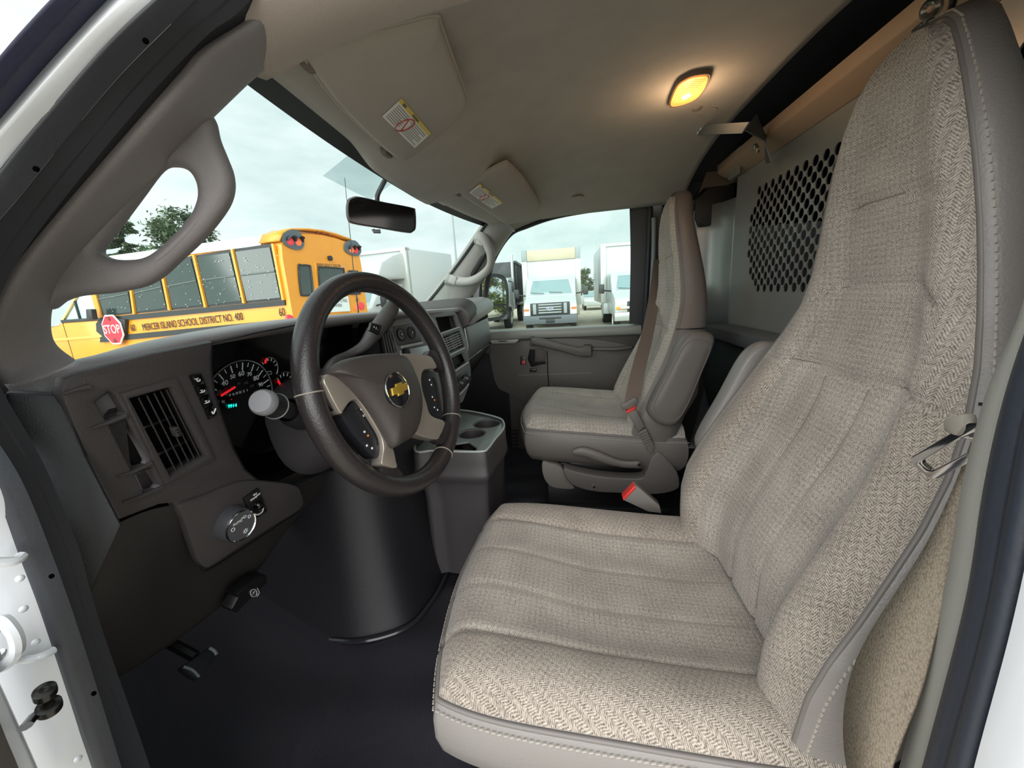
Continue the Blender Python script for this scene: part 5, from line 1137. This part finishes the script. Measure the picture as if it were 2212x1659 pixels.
# ================================================================== OUTSIDE: gravel lot, parked vehicles, trees
def gravel():
    M = mat('gravel', 'b3aa98', .95, bump=.8, bscale=9, var=.22, vscale=2.5, detail=8); return M
g = G(); n = 40
g.grid([[V((lerp(-30, 90, i/n), lerp(-60, 70, j/n), .03*math.sin(i*1.7+j)*math.cos(j*1.3))) for i in range(n+1)] for j in range(n+1)])
struct(obj('ground', g, gravel()), 'pale gravel parking lot', 'ground')
BY = mat('bus_yellow', 'e8981c', .35, coat=.3, var=.05, vscale=2); BW = mat('bus_white_roof', 'd8e2e4', .4); BG = mat('bus_dark_glass', '2c3a36', .08, spec=.8); BK = mat('bus_black', '23282a', .5)
TW = mat('truck_white', 'b6bcbc', .35, coat=.3); TG = mat('truck_grey', '8d9799', .5); TGL = mat('truck_glass', '7f979b', .08, spec=.8); TK = mat('truck_black', '24282b', .45); TIRE = mat('tire', '1b1b1c', .8); TAN = mat('translucent_attic', 'b8ad96', .5); ALU = mat('alu_post', 'c3c6c2', .4, metal=.4)
def wheel(par, c, r, w, ax=(0, 1, 0)):
    c = V(c); ax = V(ax).normalized(); o = obj('tire', G().lathe([(r*.6, -w/2), (r*.95, -w/2), (r, -w*.35), (r, w*.35), (r*.95, w/2), (r*.6, w/2)], c, ax, 28), TIRE, par)
    obj('wheel_disc', G().lathe([(0, -w*.3), (r*.3, -w*.3), (r*.58, -w*.42), (r*.6, -w/2), (r*.6, w/2), (r*.58, w*.42), (0, w*.3)], c, ax, 20), ALU, o)

# ------------------------------------------------------------------ school bus
ba = px(598, 508, Z=2.75); bb = px(270, 552, Z=2.75); bd_ = (bb-ba); bd_.z = 0; bd_.normalize(); br_ = V((bd_.y, -bd_.x, 0))
BUS = thing('school_bus', V((ba.x, ba.y, 0))+bd_*2+br_, 'yellow school bus with white roof, side windows and stop sign', 'bus')
def bw(s, t, z): return V((ba.x, ba.y, 0))+bd_*s+br_*t+V((0, 0, z))    # s forward from the rear, t across, z up
BWD, BL = 2.15, 5.42
SP = PL(V((ba.x, ba.y, 0)), br_)       # left side plane (normal points into the bus)
RP_ = PL(V((ba.x, ba.y, 0)), bd_)      # rear plane
def bpl(pl, u): # frame with u horizontal to the right in view
    return frame(pl.P, u, n=-pl.N)
SP.M = bpl(SP, -bd_); SP.I = SP.M.inverted(); RP_.M = bpl(RP_, br_); RP_.I = RP_.M.inverted()
# body: rounded section extruded along the bus
sec = [(0, .75), (0, 1.5), (.0, 2.35), (.03, 2.6), (.12, 2.74), (.32, 2.83), (.7, 2.88), (BWD/2, 2.90)]
sec = sec+[(BWD-t, z) for t, z in reversed(sec[:-1])]
S_ = [V((t, z, 0)) for t, z in sec]
g = G(); g.grid([[bw(s, BWD/2+(t-BWD/2)*k, z-dz*(z > 2.6)) for t, z, _ in S_] for s, k, dz in ((-.02, .985, .03), (.03, 1, 0), (BL, 1, 0), (BL+.02, .98, .04))], cu=True, caps=True); obj('body', g, BY, BUS, smooth=35)
roof = [(.015, 2.62), (.115, 2.765), (.32, 2.855), (.7, 2.905), (BWD/2, 2.925)]; roof = roof+[(BWD-t, z) for t, z in reversed(roof[:-1])]
g = G(); g.grid([[bw(s, t, z) for t, z in roof] for s in (.42, BL-.1)]); obj('roof', g, BW, BUS, smooth=60)
g = G(); g.grid([[bw(s, BWD/2+(t-BWD/2)*1.02, z+.03) for t, z in roof] for s in (-.04, .42)]); obj('rear_cap', g, BY, BUS, smooth=60, solid=.03)
# side windows, each pane set in the black band, yellow posts proud
band_ = [(205, 600), (300, 580), (416, 552), (585, 526), (609, 648), (440, 664), (216, 684)]
obj('window_band', SP.prism(band_, -.01, .02), BK, BUS)
posts = [((416, 550), (442, 664)), ((499, 538), (525, 655)), ((344, 570), (364, 670)), ((276, 590), (288, 679)), ((193, 610), (214, 686)), ((587, 526), (610, 648))]
posts.sort()
for i, (a, b) in enumerate(posts):
    w = 4.5 if i else 10
    obj('window_post', SP.prism([(a[0]-w*.4, a[1]), (a[0]+w*.6, a[1]), (b[0]+w*.6, b[1]), (b[0]-w*.4, b[1])], -.05, .05), BY, BUS)
for (a, b), (c, d) in zip(posts, posts[1:]):
    q = [(a[0]+8, a[1]+6), (c[0]-5, c[1]+8), (d[0]-5, d[1]-5), (b[0]+8, b[1]-5)]
    w_ = obj('side_window', SP.prism(q, -.025, .01), BG, BUS); m1 = lp(q, 0, .48); m2 = lp(q, 1, .48)
    obj('sash_bar', SP.line([(m1.x, m1.y), (m2.x, m2.y)], .014, -.03, 2, 6), mat('sash_grey', '55605d', .5), w_)
g = G()
for i in range(170):
    x, y = random.uniform(215, 605), 0; t = (x-215)/390; y = lerp(lerp(605, 535, t), lerp(680, 645, t), random.random()); p = SP.d(x, y, -.04); r = random.uniform(.004, .012); g.box(p, (r, r, r))
o = obj('pale_specks', g, mat('speck', 'dfe8e6', .4), BUS, smooth=0); o['kind'] = 'stuff'  # small pale specks scattered over the side windows
obj('rub_rail', SP.prism([(216, 686), (614, 648), (615, 659), (216, 697)], -.035, .04), BK, BUS)
obj('lower_rail', SP.prism([(216, 728), (614, 690), (615, 700), (216, 740)], -.035, .04), BK, BUS)
def stext(t, x, y, h, a, sx=1): return SP.text(t, x, y, h, k=-.02, sx=sx, a=a)
INK = mat('bus_ink', '2b2620', .6)
u0 = SP.d(308, 708, -.02); u1 = SP.d(524, 684, -.02); dm_ = (u1-u0)
tg = textg('MERCER ISLAND SCHOOL DISTRICT NO. 400', 1, Matrix.Identity(4), .001); wd = max(v[0] for v in tg.v)-min(v[0] for v in tg.v)
hgt = (SP.d(330, 700, -.02)-SP.d(330, 714, -.02)).length/.70
Mx = frame((u0+u1)/2, dm_, n=-SP.N)
o = obj('lettering', textg('MERCER ISLAND SCHOOL DISTRICT NO. 400', hgt, Mx, .003, sx=dm_.length/(wd*hgt)), INK, BUS)
for x, y in ((287, 709), (609, 675)): obj('lettering', textg('60', hgt, frame(SP.d(x, y, -.02), dm_, n=-SP.N), .003, sx=.75), INK, BUS)
# stop sign on its black arm
sc_ = SP.d(244, 712, -.10); sr = (SP.d(264, 710, -.10)-SP.d(224, 714, -.10)).length/2
sr = max(sr, .20); Mo = frame(sc_, -bd_, n=-SP.N)
obj('stop_arm', SP.prism([(207, 699), (217, 686), (270, 690), (268, 735), (225, 738), (219, 725), (208, 716)], -.08, .05), BK, BUS)
ss_ = obj('stop_sign', plate([(sr*1.08*math.cos(PI/8+k*PI/4), sr*1.08*math.sin(PI/8+k*PI/4)) for k in range(8)], [], .02, Mo), mat('sign_white', 'efe9e6', .5), BUS)
obj('stop_face', plate([(sr*.98*math.cos(PI/8+k*PI/4), sr*.98*math.sin(PI/8+k*PI/4)) for k in range(8)], [], .02, Mo@Matrix.Translation((0, 0, .006))), mat('sign_red', 'c2273a', .5), ss_)
obj('stop_text', textg('STOP', sr*.85, Mo@Matrix.Translation((0, 0, .02)), .002, sx=.85), MATS['sign_white'], ss_)
for v in (-.75, .75): obj('stop_lamp', G().lathe([(sr*.16, 0), (sr*.14, .012), (0, .015)], Mo@V((0, sr*v, .016)), Mo.to_3x3()@V((0, 0, 1)), 14), mat('lamp_dark_red', '7a1f28', .3), ss_)
# cab ahead of the body: hood, greenhouse, posts
def bsl(nm, poly, t0, t1, m_, bv=.03): g = G(); g.prism([bw(s, t0, z) for s, z in poly], br_*(t1-t0)); return obj(nm, g, m_, BUS, bevel=bv)
bsl('cab', [(BL-.05, .5), (BL-.05, 1.50), (6.85, 1.50), (8.0, 1.33), (8.25, 1.12), (8.3, .5)], .03, BWD-.03, BY, .05)
bsl('belt_trim', [(BL, 1.485), (BL, 1.555), (6.9, 1.545), (6.9, 1.475)], .015, BWD-.015, BK, .008)
bsl('cab_glass', [(BL, 1.54), (BL, 2.2), (5.82, 2.18), (6.82, 1.54)], .07, BWD-.07, mat('cab_glass', 'b4d6d2', .08), .01)
for t in (.03, BWD-.09): bsl('windshield_post', [(5.78, 2.24), (5.88, 2.24), (6.92, 1.54), (6.82, 1.54)], t, t+.06, mat('post_cream', 'e8c98a', .4), .01); bsl('door_post', [(6.2, 1.54), (6.2, 1.95), (6.24, 1.92), (6.24, 1.54)], t, t+.06, BK, .005)
bsl('cab_roof', [(BL-.05, 2.19), (BL-.05, 2.42), (5.75, 2.36), (5.92, 2.22), (5.9, 2.19)], .03, BWD-.03, BY, .03)
bsl('side_crease', [(BL, 1.10), (BL, 1.16), (8.2, 1.10), (8.2, 1.04)], .01, .04, mat('crease_yellow', 'f2b04a', .35), .005)
bsl('door_gap', [(6.86, .6), (6.86, 1.48), (6.875, 1.48), (6.875, .6)], .025, .04, BK, .0)
bsl('hood_chrome', [(7.0, 1.42), (7.0, 1.455), (8.0, 1.36), (8.0, 1.33)], .02, .05, CHR, .004)
obj('cab_mirror', SP.prism([(184, 668), (196, 668), (200, 690), (186, 692)], -.25, .1), BK, BUS, bevel=.02)
for s in (1.3, 7.4): wheel(BUS, bw(s, .18, .40), .40, .24, br_); wheel(BUS, bw(s, BWD-.18, .40), .40, .24, br_)
# rear: lamp pods, windows, door, notice
LR, LA = mat('lamp_red', 'd83a4a', .3, emit=.2), mat('lamp_amber', 'f2784a', .3, emit=.2)
for (x, y, lamps) in ((635, 519, ((-8, 2, LR), (9, 3, LA))), (763, 537, ((-5, 3, LA), (7, 4, LR)))):
    k = 1.0 if x < 700 else .78
    q = [(x-23*k, y-10*k), (x-14*k, y-21*k), (x+6*k, y-22*k), (x+20*k, y-6*k), (x+22*k, y+10*k), (x+14*k, y+20*k), (x-6*k, y+17*k), (x-22*k, y+5*k)]
    pd_ = obj('lamp_panel', RP_.prism(q, -.05, .05, 40), mat('lamp_panel', '59636a', .5), BUS)
    for dx, dy, m_ in lamps:
        c = RP_.d(x+dx*k, y+dy*k, -.05); obj('warning_lamp', G().lathe([(.075, -.02), (.075, .01), (.05, .03), (0, .035)], c, -bd_, 18), m_, pd_)
        g = G(); u_ = br_; rws = []
        for w in range(9): t = PI*w/8; rws.append([c+(u_*math.cos(t)+V((0, 0, math.sin(t))))*.085, c+(u_*math.cos(t)+V((0, 0, math.sin(t))))*.085-bd_*(.12 if 1 < w < 7 else .06)])
        g.grid(rws); obj('lamp_hood', g, BK, pd_, solid=.006)
for q in ([(645, 577), (651, 573), (667, 574), (671, 580), (676, 632), (672, 637), (655, 638), (650, 632)], [(753, 591), (757, 586), (768, 586.5), (774, 590), (778, 630), (775, 634), (762, 635), (757, 631)]):
    w_ = obj('rear_window', RP_.prism(q, -.03, .02, 0), BG, BUS); obj('window_rubber', RP_.line(q, .018, -.035, 40, 6, True), BK, w_)
dr_ = obj('emergency_door', RP_.prism([(680, 566), (748, 572), (756, 700), (692, 706)], -.03, .02), BY, BUS, bevel=.01)
q = [(688, 580), (694, 577), (737, 580), (743, 585), (746, 632), (740, 636), (698, 636), (692, 630)]
obj('door_window', RP_.prism(q, -.05, .02), BG, dr_); obj('window_rubber', RP_.line(q, .018, -.055, 40, 6, True), BK, dr_)
obj('lettering', RP_.text('EMERGENCY DOOR', 711, 573, .075, k=-.04, a=(690, 571, 740, 574)), INK, dr_)
nt_ = obj('notice', RP_.prism([(702, 641), (752, 640), (757, 672), (706, 675)], -.055, .01), mat('notice_white', 'dfe9ea', .5), dr_)
obj('lettering', RP_.text('UNLAWFUL TO PASS', 729, 650, .10, k=-.058, sx=.62, a=(702, 650, 752, 649)), INK, nt_)
obj('lettering', RP_.text('WHEN', 730, 660, .10, k=-.058, sx=.8, a=(702, 660, 752, 659)), INK, nt_)
obj('lettering', RP_.text('60', 772, 648, .12, k=-.04, sx=.8, a=(765, 648, 785, 648)), INK, BUS)
for x, y, m_, r in ((780, 661, LR, .09), (768, 666, LA, .06), (625, 690, LR, .09)): obj('tail_lamp', G().lathe([(r, 0), (r*.9, .03), (0, .045)], RP_.d(x, y, -.02), -bd_, 18), m_, BUS)
obj('camera_knob', G().lathe([(.05, 0), (.05, .05), (.02, .07), (0, .07)], RP_.d(711, 558, -.02), -bd_, 12), BK, BUS)
for x in (686, 698, 710): obj('marker_lamp', G().lathe([(.025, 0), (.02, .02), (0, .025)], RP_.d(x, 502+(x-686)*.2, -.02), -bd_, 10), mat('marker_red', '7a3a20', .4), BUS)

# ------------------------------------------------------------------ box trucks
def boxtruck(name, label, F0, fwd, style):
    """F0 = ground point under the middle of the front bumper, fwd = direction it faces"""
    fwd = V(fwd).normalized(); sd_ = V((fwd.y, -fwd.x, 0)); T = thing(name, F0, label, 'truck')
    F0 = V(F0)
    def w(b, s, z): return F0-fwd*b+sd_*s+V((0, 0, z))       # b back from the bumper, s sideways, z up
    def sh(nm, poly, s0, s1, m_, bv=.03, par=T): g = G(); g.prism([w(b, s0, z) for b, z in poly], sd_*(s1-s0)); return obj(nm, g, m_, par, bevel=bv)
    cabp = [(.10, .55), (.10, 1.02), (.22, 1.18), (1.02, 1.38), (1.55, 2.02), (1.75, 2.10), (2.7, 2.10), (2.7, .55)]
    sh('cab', cabp, -.98, .98, TW, .07)
    ws_ = [w(1.08, -.83, 1.42), w(1.08, .83, 1.42), w(1.535, .70, 1.97), w(1.535, -.70, 1.97)]
    o_ = (fwd+V((0, 0, .75))).normalized(); g = G(); g.prism([p+o_*.03 for p in ws_], -o_*.03); wo_ = obj('windshield', g, TGL, T, bevel=.01)
    for s in (-.45, .25): obj('wiper', G().tube([w(1.05, s, 1.46)+o_*.04, w(1.1, s+.5, 1.50)+o_*.04], .012, 6), TK, wo_)
    if style != 'gm':
        gr = sh('grille', [(.06, .70), (.06, 1.15), (.16, 1.15), (.16, .70)], -.72, .72, TK, .02)
        for i in range(4): sh('grille_bar', [(.02, .77+.095*i), (.02, .82+.095*i), (.07, .82+.095*i), (.07, .77+.095*i)], -.42, .42, TG, .004, gr)
        for s in (-.62, .50): sh('grille_bar', [(.02, .75), (.02, 1.12), (.07, 1.12), (.07, .75)], s, s+.12, TG, .004, gr)
        if style == 'oval':
            Mg = frame(w(.01, 0, .93), -sd_ if (-sd_).y < 0 else sd_, n=fwd)
            bg_ = obj('badge', plate([(.13*math.cos(t), .055*math.sin(t)) for t in [2*PI*k/28 for k in range(28)]], [], .012, Mg), mat('badge_blue', '24406e', .3), gr)
            obj('badge_ring', G().tube([Mg@V((.13*math.cos(t), .055*math.sin(t), .008)) for t in [2*PI*k/28 for k in range(28)]], .007, 6, closed=True), CHR, bg_)
            obj('badge_script', textg('Ford', .085, Mg@Matrix.Translation((0, 0, .009)), .001, shear=.3), TXT, bg_)
    else:
        gr = sh('grille', [(.04, .62), (.04, 1.05), (.16, 1.05), (.16, .62)], -.55, .55, TK, .02)
        sh('grille_bar', [(.0, .80), (.0, .88), (.05, .88), (.05, .80)], -.8, .8, TW, .01, gr)
    for s in (-1, 1):
        a, b_ = (.73, .97) if style != 'gm' else (.55, .92)
        hl = sh('headlamp', [(.08, .70), (.08, 1.06), (.2, 1.08), (.2, .70)] if style != 'gm' else [(.08, .92), (.08, 1.08), (.2, 1.1), (.2, .92)], min(s*a, s*b_), max(s*a, s*b_), mat('lamp_clear', 'd5dadb', .15), .02)
        if style != 'gm': sh('turn_lamp', [(.06, .88), (.06, .96), (.1, .96), (.1, .88)], min(s*.77, s*.96), max(s*.77, s*.96), mat('turn_amber', 'd8763a', .3), .004, hl)
        else: sh('turn_lamp', [(.05, .78), (.05, .88), (.12, .88), (.12, .78)], min(s*.55, s*.92), max(s*.55, s*.92), mat('turn_orange', 'f08a1e', .3, emit=.3), .01, hl)
        mr = obj('mirror', G().box(w(1.15, s*1.34, 1.52), (.10, .2, .34), Matrix.Rotation(math.atan2(fwd.y, fwd.x), 3, 'Z')), TK, T, bevel=.03)
        obj('mirror_arm', G().tube([w(1.15, s*1.25, 1.46), w(1.25, s*.95, 1.42)], .03, 8), TK, mr)
        obj('side_window', G().prism([w(b2, s*.99, z) for b2, z in ((1.5, 1.45), (1.85, 1.98), (2.5, 1.98), (2.5, 1.45))], sd_*s*.01), TGL, T)
        wheel(T, w(.95, s*.84, .38), .38, .24, sd_); wheel(T, w(4.6, s*.80, .38), .38, .42, sd_)
    bm_ = mat('bumper_grey', '565d62', .45) if style != 'gm' else mat('bumper_chrome', 'b8bcbc', .25, metal=.6)
    bu_ = sh('bumper', [(0, .38), (0, .68), (.15, .72), (.3, .70), (.3, .36)], -1.0, 1.0, bm_, .04)
    sh('air_intake', [(-.01, .56), (-.01, .63), (.05, .63), (.05, .56)], -.4, .4, TK, .01, bu_); sh('plate_holder', [(-.02, .42), (-.02, .56), (.05, .56), (.05, .42)], -.16, .16, TK, .01, bu_)
    # cargo box with posts, rails and attic
    bx = 2.75; L_ = 4.6 if style != 'plain' else 3.0; W_ = 1.22; zb, zt = .95, 3.25
    sh('cargo_box', [(bx, zb), (bx, zt), (bx+L_, zt), (bx+L_, zb)], -W_, W_, TW, .02)
    for s in (-1, 1): sh('corner_post', [(bx-.05, zb), (bx-.05, zt+.02), (bx+.12, zt+.02), (bx+.12, zb)], min(s*W_, s*(W_-.2)), max(s*(W_+.02), s*(W_-.2)), ALU, .01)
    if style == 'oval':
        sh('attic', [(bx-.06, zt-.42), (bx-.06, zt+.03), (bx+.2, zt+.03), (bx+.2, zt-.42)], -W_+.2, W_-.2, TAN, .03)
        for s in (-1, 1): sh('post_cap', [(bx-.07, zt-.42), (bx-.07, zt+.04), (bx+.1, zt+.04), (bx+.1, zt-.42)], min(s*W_, s*(W_-.2)), max(s*(W_+.02), s*(W_-.2)), TG, .01)
    else: sh('roof_rail', [(bx-.06, zt-.08), (bx-.06, zt+.03), (bx+.2, zt+.03), (bx+.2, zt-.08)], -W_, W_, ALU, .01)
    sh('chassis', [(1.2, .5), (1.2, .8), (bx+L_, .95), (bx+L_, .7)], -.5, .5, TK, .02)
    sh('skirt', [(2.7, .5), (2.7, .95), (3.6, .95), (3.6, .5)], -1.15, 1.15, TAN if style == 'oval' else TW, .03)
    return T, w, sh
fp = px(1189, 700, X=13.6)
boxtruck('box_truck', 'white box truck with dark grille and oval badge, facing us through the passenger window', (13.6, fp.y, 0), (-1, 0, 0), 'oval')
rp_ = px(1391, 690, X=13.3)
boxtruck('box_truck', 'white box truck with orange turn lamps, cut off by the rear edge of passenger window', (13.3, rp_.y, 0), (-1, 0, 0), 'gm')
# white truck beyond the bus: cab-over attic, seen from its front corner
lc = px(876, 532, Z=3.3); fdir = V((-.97, .24, 0)).normalized()
sdl = V((fdir.y, -fdir.x, 0))
T3, w3, sh3 = boxtruck('box_truck', 'white box truck with cab-over attic parked beyond the school bus', V((lc.x, lc.y, 0))+fdir*2.75-sdl*1.22*(1 if sdl.y < 0 else -1), fdir, 'plain')
sh3('attic_nose', [(1.35, 2.35), (1.6, 2.75), (2.2, 3.0), (2.8, 3.15), (2.8, 2.25), (1.5, 2.2)], -1.1, 1.1, TW, .08)

# ------------------------------------------------------------------ black dump truck
XO, dcx = 2.6, 3.1
DT = thing('dump_truck', (14.6+XO, dcx+.35, 0), 'black high-sided dump truck with white cab standing behind the wing mirror', 'truck')
g = G(); g.box((19.3+XO, dcx+.35, 2.05), (5.6, 1.8, 2.1)); bx_ = obj('dump_body', g, TK, DT, bevel=.03)
for i in range(8): obj('side_rib', G().box((16.7+XO+.72*i, dcx-.58, 2.05), (.12, .1, 2.05)), TK, bx_, bevel=.01)
for z in (3.08, 1.05): obj('side_rail', G().box((19.3+XO, dcx-.58, z), (5.6, .12, .12)), mat('rail_dark', '3a3f42', .4), bx_, bevel=.01)
g = G(); g.prism([V((x+XO, dcx-.45, z)) for x, z in ((13.6, .7), (13.6, 1.35), (14.4, 1.55), (14.9, 2.25), (16.2, 2.35), (16.2, .7))], (0, 1.6, 0)); obj('cab', g, TW, DT, bevel=.08)
obj('windshield', G().box((14.60+XO, dcx+.35, 1.92), (.05, 1.4, .7), Matrix.Rotation(.62, 3, 'Y')), TGL, DT)
for i in range(3): obj('roof_lamp', G().box((14.95+XO, dcx+.05+.3*i, 2.38), (.15, .12, .08)), BK, DT, bevel=.02)
g = G(); g.box((14.6+XO, dcx+.35, .62), (2.2, 1.7, .3)); obj('bumper', g, mat('dark_chrome', '6b7074', .3, metal=.7), DT, bevel=.05)
g = G(); g.box((18.2+XO, dcx+.35, .8), (7.8, .8, .25)); obj('chassis', g, TK, DT, bevel=.02)
for x in (14.6, 19.6, 20.8): wheel(DT, (x+XO, dcx-.38, .5), .5, .3); wheel(DT, (x+XO, dcx+1.08, .5), .5, .3)
for s in (-.68, 1.35): mo_ = obj('mirror', G().box((14.7+XO, dcx+s, 1.85), (.12, .16, .45)), TK, DT, bevel=.03); obj('mirror_arm', G().tube([V((14.7+XO, dcx+s, 2.05)), V((14.9+XO, dcx+(s*.8 if s > 0 else -.4), 2.15))], .025, 6), TK, mo_)
obj('exhaust', G().tube([V((16.35+XO, dcx-.45, .8)), V((16.35+XO, dcx-.45, 3.4))], .07, 12), ALU, DT)

# distant parked car between the trucks
CAR = thing('parked_car', (30, -2.0, 0), 'small pale car parked far off between the two box trucks', 'car')
g = G(); g.prism([V((30+x, -3.0, z)) for x, z in ((0, .35), (0, .85), (.9, 1.0), (1.5, 1.45), (3.1, 1.45), (3.9, .95), (4.4, .9), (4.4, .35))], (0, 1.75, 0)); obj('body', g, mat('car_silver', 'c3c8c8', .3, metal=.4), CAR, bevel=.08)
g = G(); g.prism([V((30+x, -2.95, z)) for x, z in ((.95, 1.0), (1.5, 1.38), (1.45, 1.42), (.88, 1.04))], (0, 1.65, 0)); obj('windshield', g, TGL, CAR)
for x in (.8, 3.5):
    for y in (-2.9, -1.35): wheel(CAR, (30+x, y, .33), .33, .2)

# ------------------------------------------------------------------ the van's own passenger wing mirror
WM = thing('wing_mirror', (1.0, .42, 1.4), "black passenger wing mirror with tall glass outside the door window", 'mirror')
mN = V((-.536, -.844, .0)).normalized(); MP2 = PL(px(1068, 640, X=1.10), -mN)
hs = [(1036, 612), (1044, 597), (1058, 591), (1078, 592), (1092, 600), (1098, 622), (1099, 660), (1094, 680), (1080, 690), (1058, 694), (1040, 690), (1034, 660)]
P = cr([MP2.d(x, y) for x, y in hs], 50, True); c0 = sum(P, V((0, 0, 0)))/len(P)
g = G(); g.grid([[c0+(p-c0)*s-mN*h for p in P] for s, h in ((.93, .004), (1, 0), (1.02, .02), (.97, .07), (.75, .12), (.1, .13))], cu=True, caps=True); obj('housing', g, mat('mirror_housing', '3c4144', .45), WM, smooth=50)
MIR = mat('mirror_silver', 'e9eded', .02, metal=1)
up_ = [(1041, 612), (1048, 601), (1072, 599), (1088, 606), (1093, 624), (1093, 656), (1042, 658)]
lo2 = [(1042, 664), (1093, 661), (1090, 677), (1078, 684), (1056, 687), (1043, 684)]
obj('glass', MP2.prism(up_, -.003, .004), MIR, WM); obj('spot_glass', MP2.prism(lo2, -.003, .004), MIR, WM)
g = G(); g.tube([c0-mN*.08+V((0, 0, -.06)), V((.95, .50, 1.36)), V((.88, .52, 1.36))], .03, 10); obj('arm', g, MATS['mirror_housing'], WM)
# whip aerial on the cowl
AE = tag(obj('aerial', G().tube([V((.76, 1.0, 1.30)), V((.75, .985, 1.66)), V((.75, .965, 2.05))], [.004, .002, .0012], 8), BLK), 'thin black whip aerial standing on the van cowl', 'aerial')
# yard lamp post
pb_ = px(985, 560, X=24); PT = thing('lamp_post', (pb_.x, pb_.y, 0), 'tall thin grey lamp post behind the far white truck', 'lamp post')
pt_ = px(969, 440, X=24)
obj('post', G().tube([V((pb_.x, pb_.y, 0)), V((pb_.x, pb_.y, pt_.z))], [.08, .05], 10), mat('post_grey', '8d9496', .4), PT); obj('lamp_head', G().box((pb_.x, pb_.y+.2, pt_.z), (.25, .6, .12)), mat('post_grey', '8d9496', .4), PT, bevel=.03)

# ------------------------------------------------------------------ trees: trunk, limbs and thousands of small leaf blades
LEAF = [mat('leaf_green', '5b7052', .8, var=.3, vscale=.8), mat('leaf_dark', '42573f', .8, var=.3, vscale=.8), mat('leaf_olive', '7f8a57', .8, var=.3, vscale=.8)]; BARK = mat('bark', '5a4c40', .9)
def tree(p, h, r, kind, label, n, seed, m_, leaf, low=.3):
    rnd = random.Random(seed); p = V(p); T = thing('conifer_tree' if kind == 'c' else 'broadleaf_tree', p, label, 'tree')
    obj('trunk', G().tube([p, p+V((.1, 0, h*.4)), p+V((0, .1, h*.92))], [h*.022, h*.015, h*.004], 8), BARK, T)
    vs, fs = [], []; g = G()
    tiers = [rnd.uniform(.12, 1) for _ in range(60)]
    for k in range(n):
        if kind == 'c':
            t = tiers[k % 60]*.9+.02*rnd.random(); z = h*(.1+.9*t); a = (k % 60)*2.4+rnd.gauss(0, .22); rr = r*(1-t)**.8*rnd.random()**.6+.03; z -= rr*.28
        else:
            # clumps
            q = rnd.Random if 0 else None; c = k % 46; rc = random.Random(seed*100+c); ca = rc.uniform(0, 2*PI); cz_ = rc.uniform(low, .97); cr_ = r*math.sqrt(max(.05, 1-((cz_-.6)/.6)**2))*rc.uniform(.3, 1)
            a = ca; rr = cr_; z = h*cz_; dx, dy, dz = rnd.gauss(0, r*.13), rnd.gauss(0, r*.13), rnd.gauss(0, h*.035)
        x, y = rr*math.cos(a), rr*math.sin(a)
        if kind != 'c': x += dx; y += dy; z += dz
        c = p+V((x, y, z)); d = V((rnd.gauss(0, 1), rnd.gauss(0, 1), rnd.gauss(0, .6))).normalized()
        if kind == 'c': d = (V((math.cos(a), math.sin(a), -.25))+d*.4).normalized()
        s = V((-d.y, d.x, rnd.gauss(0, .5))).normalized(); L_ = leaf*rnd.uniform(.6, 1.3); o_ = len(vs)
        vs += [c-d*L_, c+s*L_*.38, c+d*L_, c-s*L_*.38]; fs.append((o_, o_+1, o_+2, o_+3))
    g.v = [tuple(v) for v in vs]; g.f = fs
    me = bpy.data.meshes.new('foliage'); me.from_pydata(g.v, [], g.f); me.materials.append(m_); o = bpy.data.objects.new('foliage', me); COL.objects.link(o); o['kind'] = 'stuff'; setpar(o, T)
    for k in range(10):
        a = k*2.4; z = h*(.3+.05*k); obj('limb', G().tube([p+V((0, 0, z)), p+V((math.cos(a)*r*.5, math.sin(a)*r*.5, z+(.1*h if kind != 'c' else -.1)))], [h*.007, h*.002], 5), BARK, T)
    return T
TL = [(15, 19.5, 0, 6.6, 1.5, 'c', 'ragged green conifer behind the school bus, seen through the grab handle loop', LEAF[0]),
      (19.6, 21.6, 0, 7.4, 1.9, 'b', 'broad green tree behind the school bus, beside the ragged conifer', LEAF[0]),
      (40, -3.0, 0, 4.7, .6, 'c', 'dark slim conifer far off between the two box trucks', LEAF[1]),
      (42.5, -2.0, 0, 3.6, .8, 'b', 'low rounded green tree beside the slim far conifer', LEAF[0]),
      (3.6, -27, 0, 3.4, 2.3, 'b', 'olive bush behind the van seen in the wing mirror, nearest the van', LEAF[2]),
      (9.0, -27, 0, 4.6, 2.3, 'b', 'tall olive bush behind the van seen in the wing mirror, middle of three', LEAF[2]),
      (14.4, -27, 0, 3.6, 2.3, 'b', 'olive bush behind the van seen in the wing mirror, farthest from the van', LEAF[2])]
for i, (x, y, z, h, r, k, lab, m_) in enumerate(TL): tree((x, y, z), h, r, k, lab, 9000 if i in (0, 1) else 5000, i+3, m_, .16 if i < 2 else .14 if i < 4 else .2, .3 if i < 4 else .05)
